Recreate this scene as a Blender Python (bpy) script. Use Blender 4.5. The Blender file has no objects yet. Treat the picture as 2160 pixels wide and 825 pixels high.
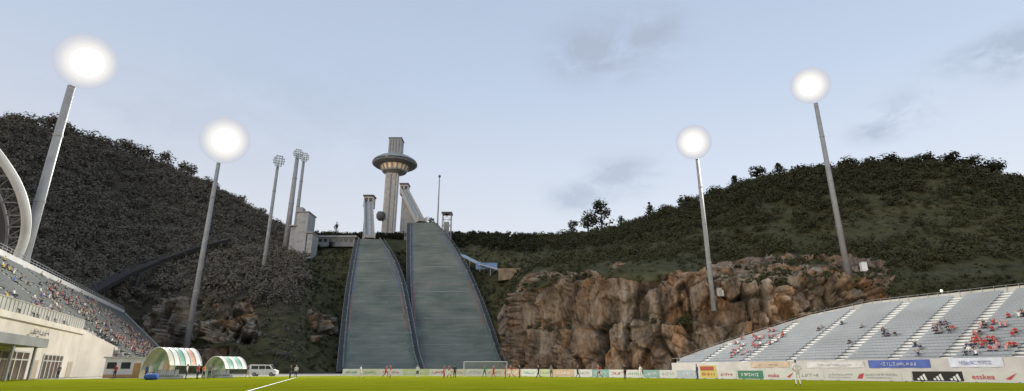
import bpy, math, random
import numpy as np
from mathutils import Vector, Matrix
random.seed(7); rng = np.random.default_rng(7)
scene = bpy.context.scene; col = scene.collection
# ------------------------------------------------------------------ view geometry (used to survey the place)
F = 1150.0; TH = math.atan(.3205); CT, ST = math.cos(TH), math.sin(TH); CH = 1.05
def dyy(py): return F*CT-(412.5-py)*ST
def ratio(py): return (F*ST+(412.5-py)*CT)/dyy(py)
def P(px, py, Y): return Vector(((px-1080)/dyy(py)*Y, Y, CH+ratio(py)*Y))
def G(px, py, z=0.0):
    Y = (z-CH)/ratio(py); return Vector(((px-1080)/dyy(py)*Y, Y, z))
def pyof(Y, z):
    r = (z-CH)/Y; return 412.5-(r*F*CT-F*ST)/(CT+r*ST)
def Xat(px, Y, z): return (px-1080)/dyy(pyof(Y, z))*Y
def proj(p):
    py = pyof(p[1], p[2]); return 1080+p[0]/p[1]*dyy(py), py
def sm(x, a, b):
    t = np.clip((np.asarray(x, float)-a)/(b-a), 0, 1); return t*t*(3-2*t)
# ------------------------------------------------------------------ numpy noise
def _h(i, j, k, s):
    n = (i*374761393+j*668265263+k*1274126177+s*974711) & 0xffffffff
    n = ((n ^ (n >> 13))*1274126177) & 0xffffffff
    n = n ^ (n >> 16)
    return (n & 0xffff)/65535.0
def vnoise(p, s=0):
    q = np.floor(p).astype(np.int64); f = p-q; f = f*f*(3-2*f)
    i, j, k = q[:, 0], q[:, 1], q[:, 2]; r = 0
    for a in (0, 1):
        wa = f[:, 0] if a else 1-f[:, 0]
        for b in (0, 1):
            wb = f[:, 1] if b else 1-f[:, 1]
            for c in (0, 1):
                wc = f[:, 2] if c else 1-f[:, 2]
                r = r+wa*wb*wc*_h(i+a, j+b, k+c, s)
    return r
def fbm(p, o=4, s=0):
    r = 0; a = .5; t = 0
    for q in range(o):
        r = r+a*vnoise(p*(2.03**q)+17.3*q, s+q); t += a; a *= .5
    return r/t
def ridged(p, o=4, s=0):
    r = 0; a = .5; t = 0
    for q in range(o):
        r = r+a*(1-np.abs(2*vnoise(p*(2.03**q)+11.1*q, s+q)-1)); t += a; a *= .5
    return r/t
def facets(p, s):
    """angular blocks: every cell is a tilted plane; returns height, distance to the block edge"""
    q = np.floor(p).astype(np.int64); n = len(p); d1 = np.full(n, 9.); d2 = np.full(n, 9.); hh = np.zeros(n)
    for a in (-1, 0, 1):
        for b in (-1, 0, 1):
            for c in (-1, 0, 1):
                i, j, k = q[:, 0]+a, q[:, 1]+b, q[:, 2]+c
                ctr = np.stack([i+_h(i, j, k, s), j+_h(i, j, k, s+1), k+_h(i, j, k, s+2)], 1)
                dv = p-ctr; d = np.linalg.norm(dv, axis=1)
                tl = np.stack([_h(i, j, k, s+3)-.5, _h(i, j, k, s+4)-.5, _h(i, j, k, s+5)-.5], 1)
                h = _h(i, j, k, s+6)-.5+1.3*(dv*tl).sum(1)
                c1 = d < d1
                d2 = np.where(c1, d1, np.minimum(d2, d)); hh = np.where(c1, h, hh); d1 = np.where(c1, d, d1)
    return hh, d2-d1
# ------------------------------------------------------------------ materials
MATS = {}
def newmat(name):
    m = bpy.data.materials.new(name); m.use_nodes = True
    nt = m.node_tree; b = nt.nodes['Principled BSDF']; return m, nt, b
def mat(name, c=(.5, .5, .5), rough=.75, var=.15, scale=1.5, bump=0.0, metal=0.0, emit=0.0, alpha=1.0):
    if name in MATS: return MATS[name]
    m, nt, b = newmat(name); N = nt.nodes; L = nt.links
    tc = N.new('ShaderNodeTexCoord'); no = N.new('ShaderNodeTexNoise')
    no.inputs['Scale'].default_value = scale; no.inputs['Detail'].default_value = 6
    L.new(tc.outputs['Object'], no.inputs['Vector'])
    r = N.new('ShaderNodeValToRGB'); e = r.color_ramp.elements
    e[0].position = .3; e[1].position = .7
    e[0].color = tuple(max(0, x*(1-var)) for x in c)+(1,); e[1].color = tuple(min(1, x*(1+var)) for x in c)+(1,)
    L.new(no.outputs['Fac'], r.inputs['Fac']); L.new(r.outputs['Color'], b.inputs['Base Color'])
    b.inputs['Roughness'].default_value = rough; b.inputs['Metallic'].default_value = metal
    b.inputs['Alpha'].default_value = alpha
    if bump:
        bp = N.new('ShaderNodeBump'); bp.inputs['Strength'].default_value = bump
        L.new(no.outputs['Fac'], bp.inputs['Height']); L.new(bp.outputs['Normal'], b.inputs['Normal'])
    if emit:
        L.new(r.outputs['Color'], b.inputs['Emission Color']); b.inputs['Emission Strength'].default_value = emit
        m.cycles.emission_sampling = 'NONE'
    MATS[name] = m; return m
white = mat('white_paint', (.66, .65, .62), .55, .12, .6)
cream = mat('cream_wall_paint', (.58, .525, .445), .8, .14, .3)
offwhite = mat('weathered_white', (.46, .46, .44), .7, .16, .35)
towergrey = mat('tower_grey', (.34, .35, .35), .8, .16, .25)
concrete = mat('concrete', (.40, .40, .39), .85, .2, .5, .1)
palecon = mat('pale_concrete', (.46, .445, .41), .85, .16, .4)
steel = mat('galvanised_steel', (.30, .305, .31), .6, .14, .4, 0, .0)
darksteel = mat('dark_steel', (.07, .075, .08), .6, .2, 1)
glass_dark = mat('dark_glass', (.03, .035, .04), .15, .3, .4)
brownglass = mat('brown_glass', (.10, .07, .05), .3, .4, .5)
black = mat('black_panel', (.012, .012, .013), .5, .2, 1)
rubber = mat('rubber', (.02, .02, .02), .9, .2, 3)
warmlit = mat('lit_window', (.9, .62, .38), .5, .25, .5, emit=.22)
lens_off = mat('unlit_lamp_glass', (.55, .62, .68), .2, .2, 1)
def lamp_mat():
    m, nt, b = newmat('painted_lamp_glow'); N = nt.nodes; L = nt.links
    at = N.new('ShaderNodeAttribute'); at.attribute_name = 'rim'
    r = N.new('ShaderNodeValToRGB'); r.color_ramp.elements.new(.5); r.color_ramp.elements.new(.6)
    for e, (p, c) in zip(r.color_ramp.elements, ((.44, (1, .99, .96)), (.64, (.90, .88, .85)), (.82, (.70, .71, .76)), (1.0, (.555, .60, .70)))): e.position = p; e.color = c+(1,)  # halo painted into the emission: white core fading to sky tone
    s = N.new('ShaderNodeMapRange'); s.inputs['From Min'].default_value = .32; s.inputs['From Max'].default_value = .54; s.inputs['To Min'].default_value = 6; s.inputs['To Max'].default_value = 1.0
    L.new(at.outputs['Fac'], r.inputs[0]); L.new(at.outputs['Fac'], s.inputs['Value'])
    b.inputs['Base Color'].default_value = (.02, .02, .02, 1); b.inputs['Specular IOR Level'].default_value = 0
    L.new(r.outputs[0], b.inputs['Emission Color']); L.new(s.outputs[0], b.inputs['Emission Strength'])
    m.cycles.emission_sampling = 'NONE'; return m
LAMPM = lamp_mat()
# ------------------------------------------------------------------ mesh builder
ORG = {}
class MB:
    def __init__(s): s.v = []; s.f = []
    def box(s, c, size, ux=(1, 0, 0), uy=(0, 1, 0), uz=(0, 0, 1)):
        c = Vector(c); ux, uy, uz = Vector(ux)*size[0]/2, Vector(uy)*size[1]/2, Vector(uz)*size[2]/2
        n = len(s.v)
        for a in (-1, 1):
            for b in (-1, 1):
                for d in (-1, 1): s.v.append(c+ux*a+uy*b+uz*d)
        for q in ((0, 1, 3, 2), (4, 6, 7, 5), (0, 4, 5, 1), (2, 3, 7, 6), (0, 2, 6, 4), (1, 5, 7, 3)):
            s.f.append(tuple(n+i for i in q))
        return s
    def beam(s, p0, p1, w, h=None, up=(0, 0, 1)):
        p0, p1 = Vector(p0), Vector(p1); d = p1-p0; l = d.length; d.normalize(); up = Vector(up)
        sd = d.cross(up)
        if sd.length < 1e-4: sd = d.cross(Vector((0, 1, 0)))
        sd.normalize(); u = sd.cross(d)
        return s.box((p0+p1)/2, (l, w, h or w), d, sd, u)
    def tube(s, pts, rad, n=8):
        pts = [Vector(p) for p in pts]
        if not hasattr(rad, '__len__'): rad = [rad]*len(pts)
        base = len(s.v); prev = None
        for i, p in enumerate(pts):
            d = (pts[min(i+1, len(pts)-1)]-pts[max(i-1, 0)]).normalized()
            if prev is None:
                a = d.cross(Vector((0, 0, 1)))
                if a.length < 1e-3: a = Vector((1, 0, 0))
            else: a = prev-d*prev.dot(d)
            a.normalize(); prev = a; b = d.cross(a)
            for k in range(n):
                t = 2*math.pi*k/n; s.v.append(p+(a*math.cos(t)+b*math.sin(t))*rad[i])
        for i in range(len(pts)-1):
            for k in range(n):
                k2 = (k+1) % n; s.f.append((base+i*n+k, base+i*n+k2, base+(i+1)*n+k2, base+(i+1)*n+k))
        s.f.append(tuple(base+k for k in range(n))[::-1]); e = base+(len(pts)-1)*n
        s.f.append(tuple(e+k for k in range(n))); return s
    def lathe(s, prof, c, n=40):
        c = Vector(c); base = len(s.v)
        for r, z in prof:
            for k in range(n):
                t = 2*math.pi*k/n; s.v.append(c+Vector((r*math.cos(t), r*math.sin(t), z)))
        for i in range(len(prof)-1):
            for k in range(n):
                k2 = (k+1) % n; s.f.append((base+i*n+k, base+i*n+k2, base+(i+1)*n+k2, base+(i+1)*n+k))
        return s
    def prism(s, pts, vec):
        pts = [Vector(p) for p in pts]; vec = Vector(vec); n = len(pts); b = len(s.v)
        s.v += pts+[p+vec for p in pts]
        s.f.append(tuple(range(b, b+n))); s.f.append(tuple(range(b+2*n-1, b+n-1, -1)))
        for i in range(n):
            j = (i+1) % n; s.f.append((b+i, b+j, b+n+j, b+n+i))
        return s
    def quad(s, *p):
        b = len(s.v); s.v += [Vector(x) for x in p]; s.f.append(tuple(range(b, b+len(p)))); return s
    def build(s, name, m, parent=None, smooth=False):
        me = bpy.data.meshes.new(name); o0 = ORG.get(parent, Vector((0, 0, 0)))
        me.from_pydata([tuple(v-o0) for v in s.v], [], s.f); me.materials.append(m)
        if smooth:
            me.polygons.foreach_set('use_smooth', [True]*len(me.polygons))
        o = bpy.data.objects.new(name, me); col.objects.link(o)
        if parent is not None: o.parent = parent
        ORG[o] = o0; return o
def thing(name, label, cat, loc=(0, 0, 0), group=None):
    o = bpy.data.objects.new(name, None); col.objects.link(o); o.empty_display_size = .2
    o.location = loc; o['label'] = label; o['category'] = cat
    if group: o['group'] = group
    ORG[o] = Vector(loc); return o
def tag(o, label, cat, group=None, kind=None):
    o['label'] = label; o['category'] = cat
    if group: o['group'] = group
    if kind: o['kind'] = kind
    return o
def text_part(body, name, m, parent, origin, ux, uz, height, extr=.004):
    cu = bpy.data.curves.new('t', 'FONT'); cu.body = body; cu.size = 1; cu.extrude = extr; cu.offset = .012
    t = bpy.data.objects.new('t', cu); col.objects.link(t); bpy.context.view_layer.update()
    me = bpy.data.meshes.new_from_object(t.evaluated_get(bpy.context.evaluated_depsgraph_get()))
    bpy.data.objects.remove(t); me.materials.clear(); me.materials.append(m); me.name = name
    ux = Vector(ux).normalized(); uz = Vector(uz).normalized(); nn = ux.cross(uz)
    k = height/.7
    M = Matrix((ux*k, uz*k, nn)).transposed()
    o0 = Vector(origin)-ORG[parent]
    for v in me.vertices: v.co = M @ v.co + o0
    o = bpy.data.objects.new(name, me); col.objects.link(o); o.parent = parent; ORG[o] = ORG[parent]; return o
def marks(mb, o, ux, uz, length, h, seed, n=None, th=.02):
    """blurred unreadable lettering: strokes of characters"""
    r = random.Random(seed); ux = Vector(ux).normalized(); uz = Vector(uz).normalized(); nn = ux.cross(uz)
    n = n or max(2, int(length/(h*.9))); w = length/n; o = Vector(o)
    for i in range(n):
        a = o+ux*(w*i+w*.12); cw = w*.76; st = h*.17
        for _ in range(r.choice((2, 3, 3))):
            if r.random() < .5: mb.box(a+ux*(r.choice((.1, .5, .9))*cw)+uz*h/2, (st, th, h*r.uniform(.7, 1)), ux, nn, uz)
            else: mb.box(a+ux*cw/2+uz*h*r.choice((.08, .5, .92)), (cw, th*1.3, st), ux, nn, uz)
# ------------------------------------------------------------------ camera
cam = bpy.data.cameras.new('camera'); cam.sensor_width = 36; cam.sensor_fit = 'HORIZONTAL'
cam.lens = 36*F/2160; cam.clip_end = 6000; cam.clip_start = .1
co = bpy.data.objects.new('camera', cam); col.objects.link(co)
co.location = (0, 0, CH); co.rotation_euler = (math.pi/2+TH, 0, 0); scene.camera = co
# ------------------------------------------------------------------ world
w = bpy.data.worlds.new('World'); scene.world = w; w.use_nodes = True
nt = w.node_tree; N = nt.nodes; L = nt.links; bg = N['Background']; out = N['World Output']
sunel, sunaz = math.radians(12), math.radians(212)
sky = N.new('ShaderNodeTexSky'); sky.sky_type = 'NISHITA'; sky.sun_disc = False
sky.sun_elevation = sunel; sky.sun_rotation = sunaz
L.new(sky.outputs['Color'], bg.inputs['Color']); bg.inputs['Strength'].default_value = .05
tc = N.new('ShaderNodeTexCoord'); sep = N.new('ShaderNodeSeparateXYZ'); L.new(tc.outputs['Generated'], sep.inputs[0])
ramp = N.new('ShaderNodeValToRGB'); L.new(sep.outputs['Z'], ramp.inputs['Fac'])
for q in range(3): ramp.color_ramp.elements.new(.5)
for e, (p, c) in zip(ramp.color_ramp.elements, ((0, (.67, .61, .59)), (.22, (.665, .65, .68)), (.34, (.59, .625, .71)), (.46, (.49, .57, .70)), (.70, (.35, .46, .63)))):
    e.position = p; e.color = c+(1,)
def vm(op, a, b=None):
    n = N.new('ShaderNodeVectorMath'); n.operation = op
    for i, x in enumerate((a, b)):
        if x is None: continue
        if isinstance(x, (tuple, Vector)): n.inputs[i].default_value = x
        else: L.new(x, n.inputs[i])
    return n
def mt(op, a, b=None, c=None):
    n = N.new('ShaderNodeMath'); n.operation = op
    for i, x in enumerate((a, b, c)):
        if x is None: continue
        if isinstance(x, (int, float)): n.inputs[i].default_value = x
        else: L.new(x, n.inputs[i])
    return n.outputs[0]
wn = N.new('ShaderNodeTexNoise'); wn.inputs['Scale'].default_value = 9; wn.inputs['Detail'].default_value = 8; wn.inputs['Roughness'].default_value = .64; wn.inputs['Distortion'].default_value = .4
st = vm('MULTIPLY', tc.outputs['Generated'], (1, 1, 2.0)); L.new(st.outputs[0], wn.inputs['Vector'])
total = None
for px, py, rad, amp in ((1290, 110, .085, .8), (1390, 60, .05, .5), (1225, 120, .04, .5), (1310, 372, .052, 1.0), (1215, 415, .045, .9), (1905, 240, .045, .8), (1850, 275, .03, .7), (2135, 115, .045, 1.0), (2010, 130, .03, .5), (2160, 95, .04, .7), (640, 250, .16, .2), (220, 230, .1, .2)):
    v = P(px, py, 100)-Vector((0, 0, CH)); v.normalize()
    d = vm('SUBTRACT', tc.outputs['Generated'], tuple(v)); d = vm('MULTIPLY', d.outputs[0], (.75, .75, 1.5)); ln = vm('LENGTH', d.outputs[0])
    mr = N.new('ShaderNodeMapRange'); mr.interpolation_type = 'SMOOTHSTEP'
    L.new(ln.outputs['Value'], mr.inputs['Value']); mr.inputs['From Min'].default_value = 0; mr.inputs['From Max'].default_value = rad*1.6
    mr.inputs['To Min'].default_value = amp; mr.inputs['To Max'].default_value = 0
    total = mr.outputs[0] if total is None else mt('ADD', total, mr.outputs[0])
nmr = N.new('ShaderNodeMapRange'); L.new(wn.outputs['Fac'], nmr.inputs['Value']); nmr.inputs['From Min'].default_value = .36; nmr.inputs['From Max'].default_value = .64
msk = mt('MULTIPLY', total, nmr.outputs[0]); msk = mt('MINIMUM', msk, .68)
mx = N.new('ShaderNodeMixRGB'); L.new(msk, mx.inputs['Fac']); L.new(ramp.outputs['Color'], mx.inputs['Color1']); mx.inputs['Color2'].default_value = (.30, .335, .41, 1)
wn2 = N.new('ShaderNodeTexNoise'); wn2.inputs['Scale'].default_value = 2.2; wn2.inputs['Detail'].default_value = 4; L.new(st.outputs[0], wn2.inputs['Vector'])
mx2 = N.new('ShaderNodeMixRGB'); mx2.blend_type = 'MIX'; L.new(mt('MULTIPLY', wn2.outputs['Fac'], .36), mx2.inputs['Fac']); L.new(mx.outputs['Color'], mx2.inputs['Color1']); mx2.inputs['Color2'].default_value = (.60, .58, .62, 1)
bg2 = N.new('ShaderNodeBackground'); L.new(mx2.outputs['Color'], bg2.inputs['Color']); bg2.inputs['Strength'].default_value = .96
ad = N.new('ShaderNodeAddShader'); L.new(bg.outputs[0], ad.inputs[0]); L.new(bg2.outputs[0], ad.inputs[1]); L.new(ad.outputs[0], out.inputs['Surface'])
sl = bpy.data.lights.new('sun', 'SUN'); sl.energy = .65; sl.angle = math.radians(20); sl.color = (1, .85, .71)
so = bpy.data.objects.new('sun', sl); col.objects.link(so)
sd = Vector((math.sin(sunaz)*math.cos(sunel), math.cos(sunaz)*math.cos(sunel), math.sin(sunel)))
so.rotation_euler = sd.to_track_quat('Z', 'Y').to_euler(); so.location = (0, -50, 80)
# ------------------------------------------------------------------ terrain
K = [-700, -300, 0, 150, 300, 450, 620, 700, 880, 1062, 1110, 1200, 1300, 1450, 1600, 1750, 1850, 2000, 2160, 2500, 2900]
R0Y = [100, 110, 130, 165, 212, 195, 197, 214, 218, 220, 200, 186, 177, 167, 162, 152, 147, 140, 130, 110, 100]
C1, C2, C3 = (716, 250), (645, 279), (560, 320)
R = [None,
 [(640, 115), (640, 125), (640, 145), (680, 180), (705, 222), (690, 205), (700, 215), C1, C1, C1, (695, 206), (690, 194), (690, 183), (690, 173), (700, 168), (690, 163), (670, 160), (650, 158), (640, 150), (630, 130), (630, 115)],
 [(540, 130), (540, 145), (545, 165), (590, 205), (615, 240), (610, 225), (612, 242), C2, C2, C2, (602, 218), (580, 203), (572, 191), (574, 181), (588, 177), (592, 177), (595, 177), (590, 175), (580, 168), (570, 150), (570, 135)],
 [(440, 150), (445, 165), (450, 190), (490, 235), (530, 280), (550, 270), (562, 290), C3, C3, C3, (562, 285), (552, 265), (548, 247), (546, 236), (540, 235), (532, 230), (527, 226), (520, 220), (510, 215), (500, 190), (500, 170)],
 [(320, 180), (330, 195), (350, 225), (390, 270), (430, 320), (490, 325), (530, 352), (518, 348), (518, 348), (520, 350), (526, 355), (524, 345), (515, 330), (490, 305), (455, 290), (440, 285), (430, 280), (425, 275), (440, 265), (440, 230), (440, 210)],
 [(200, 210), (225, 230), (262, 260), (292, 310), (337, 360), (402, 390), (500, 420), (508, 430), (506, 440), (505, 440), (507, 435), (508, 428), (495, 410), (440, 380), (385, 360), (365, 350), (355, 345), (350, 340), (392, 330), (420, 300), (440, 280)]]
cpx = np.arange(-700, 2901, 3.0); nc = len(cpx)
ker = np.exp(-.5*(np.arange(-18, 19)/6.0)**2); ker /= ker.sum()
def smo(a): return np.convolve(np.pad(a, 18, mode='edge'), ker, mode='valid')
keys = []
y0 = smo(np.interp(cpx, K, R0Y)); py0 = np.array([pyof(y, 0.0) for y in y0])
keys.append(np.stack([(cpx-1080)/(F*CT-(412.5-py0)*ST)*y0, y0, np.zeros(nc)], 1))
for r in R[1:]:
    py = smo(np.interp(cpx, K, [a[0] for a in r])); Y = smo(np.interp(cpx, K, [a[1] for a in r]))
    dy = F*CT-(412.5-py)*ST; rt = (F*ST+(412.5-py)*CT)/dy
    keys.append(np.stack([(cpx-1080)/dy*Y, Y, CH+rt*Y], 1))
b1 = keys[5].copy(); b1[:, :2] *= 1.25; b1[:, 2] *= .8; keys.append(b1)
b2 = keys[5].copy(); b2[:, :2] *= 2.2; b2[:, 2] = -1; keys.append(b2)
segs = [60, 60, 36, 28, 30, 8, 6]; rows = []; rp = []
for i, n in enumerate(segs):
    k0, k1, k2, k3 = keys[max(i-1, 0)], keys[i], keys[i+1], keys[min(i+2, 7)]
    for j in range(n + (1 if i == len(segs)-1 else 0)):
        t = j/n
        cr = .5*(2*k1+(k2-k0)*t+(2*k0-5*k1+4*k2-k3)*t*t+(3*k1-k0-3*k2+k3)*t**3)
        rows.append(.6*cr+.4*(k1*(1-t)+k2*t)); rp.append(i+t)
T = np.array(rows); rp = np.array(rp); nr = len(rp)
PXG, RG = np.meshgrid(cpx, rp)
def normals(T):
    a = np.gradient(T, axis=1); b = np.gradient(T, axis=0); n = np.cross(a, b)
    n /= np.linalg.norm(n, axis=2, keepdims=True)+1e-9; n[n[..., 2] < 0] *= -1; return n
flat = T.reshape(-1, 3); px_, r_ = PXG.ravel(), RG.ravel()
n1 = fbm(flat/15, 5, 3); n2 = fbm(flat/30, 3, 13)
top_ = 1.94+1.0*(n2-.5)
mask = sm(px_, 1025, 1090)*(1-sm(px_, 1620, 1700))*(1-sm(r_, top_-.12, top_+.30))*.86
mask *= 1-.5*sm(px_, 1440, 1540)*(1-sm(r_, .30, .85))
mask = np.maximum(mask, sm(px_, 1460, 1540)*(1-sm(px_, 1855, 1900))*sm(r_, 1.1, 1.4)*(1-sm(r_, 2.35, 2.9))*.76)
mask = np.maximum(mask, sm(px_, 1060, 1110)*(1-sm(px_, 1280, 1400))*sm(r_, 1.9, 2.1)*(1-sm(r_, 2.3, 2.6))*.52)
mask = np.maximum(mask, sm(px_, 1520, 1600)*(1-sm(px_, 1770, 1830))*sm(r_, 2.3, 2.5)*(1-sm(r_, 2.8, 3.1))*.52)
mask = np.maximum(mask, sm(px_, 260, 320)*(1-sm(px_, 520, 570))*sm(r_, .5, .8)*(1-sm(r_, 1.7, 2.1))*.66)
mask = np.maximum(mask, sm(px_, 390, 420)*(1-sm(px_, 490, 520))*sm(r_, .1, .2)*(1-sm(r_, .5, .7))*.68)
mask = np.maximum(mask, sm(px_, 630, 660)*(1-sm(px_, 705, 725))*sm(r_, .6, .9)*(1-sm(r_, 1.5, 1.9))*.56)
nn = normals(T).reshape(-1, 3)
# strata: near-vertical faces divided by a few narrow ledges
zst = (flat[:, 2]+13*(fbm(flat/24, 2, 91)-.5)+4*(fbm(flat/7, 2, 95)-.5))/18.0+.25
fr_ = zst-np.floor(zst); ledge = (1-sm(fr_, .0, .08))*sm(fbm(flat/9, 2, 97), .46, .58)
rock = sm(mask+(n1-.5)*1.5, .44, .56)*(1-.9*ledge)
edge = sm(r_, 0.0, .10)
sel = np.where(rock > .01)[0]; ps = flat[sel]
jit = (fbm(ps/9, 3, 61)-.5)[:, None]*1.6
A1 = ridged((ps+jit)/np.array([14., 14., 90.]), 2, 11)
h1, e1 = facets((ps+jit)/np.array([5.6, 5.6, 24.0]), 101)
h2, e2 = facets((ps+jit*.5)/np.array([2.4, 2.4, 6.5]), 151)
h3, e3 = facets((ps+jit*.5)/np.array([9.0, 9.0, 8.0]), 181)
ck = np.abs(2*vnoise((ps+jit)/np.array([5., 5., 60.]), 21)-1); ck = 1-sm(ck, 0, .15)
fade = 1-sm(r_[sel], 1.8, 2.3)*.6
dd_ = fade*((A1-.62)*8+h1*4.6+h2*2.2+h3*2.2-3.2*ck-.6*(1-sm(e1, 0, .10))+(fr_[sel]-.5)*3.6)+(fbm(ps/1.3, 2, 31)-.5)*.8
d = np.zeros(len(flat)); crev_shade = np.zeros(len(flat))
d[sel] = rock[sel]*dd_; crev_shade[sel] = rock[sel]*np.clip(.90*ck+.45*(1-sm(e1, 0, .09))+.24*(1-sm(e2, 0, .10))+1.3*(.5-A1)+.25*(1-sm(fr_[sel], .0, .2)), 0, .88)
mid = sm(px_, 690, 730)*(1-sm(px_, 1062, 1095))
d = d*(1-.85*mid)
veg = (1-rock)*(fbm(flat/13, 3, 41)-.5)*6*(1-.75*mid)*(1-sm(r_, 5.2, 6))
hdir = nn.copy(); hdir[:, 2] *= .25; hdir /= np.linalg.norm(hdir, axis=1, keepdims=True)+1e-9
flat2 = flat+hdir*(d*edge)[:, None]+nn*(veg*edge)[:, None]*np.array([1, 1, .8])
T2 = flat2.reshape(nr, nc, 3); rockg = rock.reshape(nr, nc)
idx = np.arange(nr*nc).reshape(nr, nc)
qd = np.stack([idx[:-1, :-1], idx[:-1, 1:], idx[1:, 1:], idx[1:, :-1]], -1).reshape(-1, 4)
def npmesh(name, V, Q, attrs=None, m=None, smooth=False):
    me = bpy.data.meshes.new(name); me.vertices.add(len(V)); me.vertices.foreach_set('co', np.ascontiguousarray(V, np.float32).ravel())
    me.loops.add(Q.size); me.loops.foreach_set('vertex_index', Q.astype(np.int32).ravel())
    me.polygons.add(len(Q)); me.polygons.foreach_set('loop_start', np.arange(0, Q.size, Q.shape[1], dtype=np.int32))
    me.update(calc_edges=True)
    for k, a in (attrs or {}).items():
        at = me.attributes.new(k, 'FLOAT', 'POINT'); at.data.foreach_set('value', np.ascontiguousarray(a, np.float32))
    if smooth: me.polygons.foreach_set('use_smooth', [True]*len(Q))
    if m: me.materials.append(m)
    o = bpy.data.objects.new(name, me); col.objects.link(o); ORG[o] = Vector((0, 0, 0)); return o
def terrain_mat():
    m, nt, b = newmat('hillside'); N = nt.nodes; L = nt.links
    tc = N.new('ShaderNodeTexCoord')
    def noise(scale, vec=None, det=8, rough=.6):
        n = N.new('ShaderNodeTexNoise'); n.inputs['Scale'].default_value = scale; n.inputs['Detail'].default_value = det; n.inputs['Roughness'].default_value = rough
        if vec is None: L.new(tc.outputs['Object'], n.inputs['Vector'])
        else:
            mp = N.new('ShaderNodeMapping'); mp.inputs['Scale'].default_value = vec; L.new(tc.outputs['Object'], mp.inputs['Vector']); L.new(mp.outputs[0], n.inputs['Vector'])
        return n
    def rampn(fac, stops):
        r = N.new('ShaderNodeValToRGB')
        while len(r.color_ramp.elements) < len(stops): r.color_ramp.elements.new(.5)
        for e, (p, c) in zip(r.color_ramp.elements, stops): e.position = p; e.color = c+(1,)
        L.new(fac, r.inputs['Fac']); return r
    def mixc(fac, a, b_, bt='MIX'):
        x = N.new('ShaderNodeMixRGB'); x.blend_type = bt
        for i, v in enumerate((fac, a, b_)):
            if isinstance(v, (int, float)): x.inputs[i].default_value = v
            elif isinstance(v, tuple): x.inputs[i].default_value = v+(1,)
            else: L.new(v, x.inputs[i])
        return x.outputs[0]
    def attr(n):
        a = N.new('ShaderNodeAttribute'); a.attribute_name = n; return a.outputs['Fac']
    rk = noise(.16, (1, 1, .3)); rr = rampn(rk.outputs['Fac'], [(.30, (.085, .070, .056)), (.44, (.165, .132, .102)), (.53, (.26, .21, .158)), (.62, (.32, .27, .215)), (.74, (.41, .37, .31))])
    rust = noise(.10, (1, 1, .4), 5); rs = rampn(rust.outputs['Fac'], [(.48, (0, 0, 0)), (.64, (1, 1, 1))])
    c = mixc(rs.outputs[0], rr.outputs[0], mixc(1.0, rr.outputs[0], (1.22, .86, .58), 'MULTIPLY'))
    rk2 = noise(1.1, (1, 1, .4)); r2 = rampn(rk2.outputs['Fac'], [(.3, (.48, .46, .44)), (.6, (1.15, 1.12, 1.08))]); c = mixc(.85, c, r2.outputs[0], 'MULTIPLY')
    c = mixc(attr('crev_shade'), c, (.036, .032, .023))  # shade painted into the rock colour along cracks and block edges
    c = mixc(attr('grey_side'), c, mixc(1.0, c, (.88, .98, 1.08), 'MULTIPLY'))  # rocks on the left tinted greyer
    vg = noise(.22, None, 10, .7); vr = rampn(vg.outputs['Fac'], [(.3, (.036, .036, .017)), (.48, (.060, .060, .028)), (.60, (.086, .082, .040)), (.74, (.122, .104, .062))])
    vl = rampn(vg.outputs['Fac'], [(.3, (.068, .061, .046)), (.7, (.120, .106, .079))])
    vgc = mixc(attr('wood_side'), vr.outputs[0], vl.outputs[0])  # ground below the left wood lightened, part of its painted haze
    br = noise(.5); add = N.new('ShaderNodeMath'); add.operation = 'MULTIPLY_ADD'; L.new(br.outputs['Fac'], add.inputs[0]); add.inputs[1].default_value = 1.1; L.new(attr('rock'), add.inputs[2])
    fr = rampn(add.outputs[0], [(.88, (0, 0, 0)), (1.08, (1, 1, 1))])
    L.new(mixc(fr.outputs[0], vgc, c), b.inputs['Base Color']); b.inputs['Roughness'].default_value = .95; b.inputs['Specular IOR Level'].default_value = .15
    bp = N.new('ShaderNodeBump'); bp.inputs['Strength'].default_value = .8; bp.inputs['Distance'].default_value = .6; L.new(rk2.outputs['Fac'], bp.inputs['Height']); L.new(bp.outputs[0], b.inputs['Normal'])
    return m
ter = npmesh('hills', flat2, qd, {'rock': rock, 'crev_shade': crev_shade, 'grey_side': 1-sm(px_, 700, 1000), 'wood_side': (1-sm(px_, 560, 700))*sm(r_, 1.0, 2.0)}, terrain_mat()); ter['kind'] = 'structure'; ter['label'] = 'hillsides with a brown rock cliff behind the stadium'
tp_py = 412.5-(((flat2[:, 2]-CH)/flat2[:, 1])*F*CT-F*ST)/(CT+((flat2[:, 2]-CH)/flat2[:, 1])*ST)
tp_px = 1080+flat2[:, 0]/flat2[:, 1]*(F*CT-(412.5-tp_py)*ST)
def thit(px, py):
    dd = np.hypot(tp_px-px, tp_py-py)+(r_ > 5)*1e4
    c = np.argsort(dd)[:6]; i = c[np.argmin(flat2[c, 1])]
    return Vector(flat2[i])
def tz(x, y):
    c = np.argmin((flat2[:, 0]-x)**2+(flat2[:, 1]-y)**2); return float(flat2[c, 2])
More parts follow.
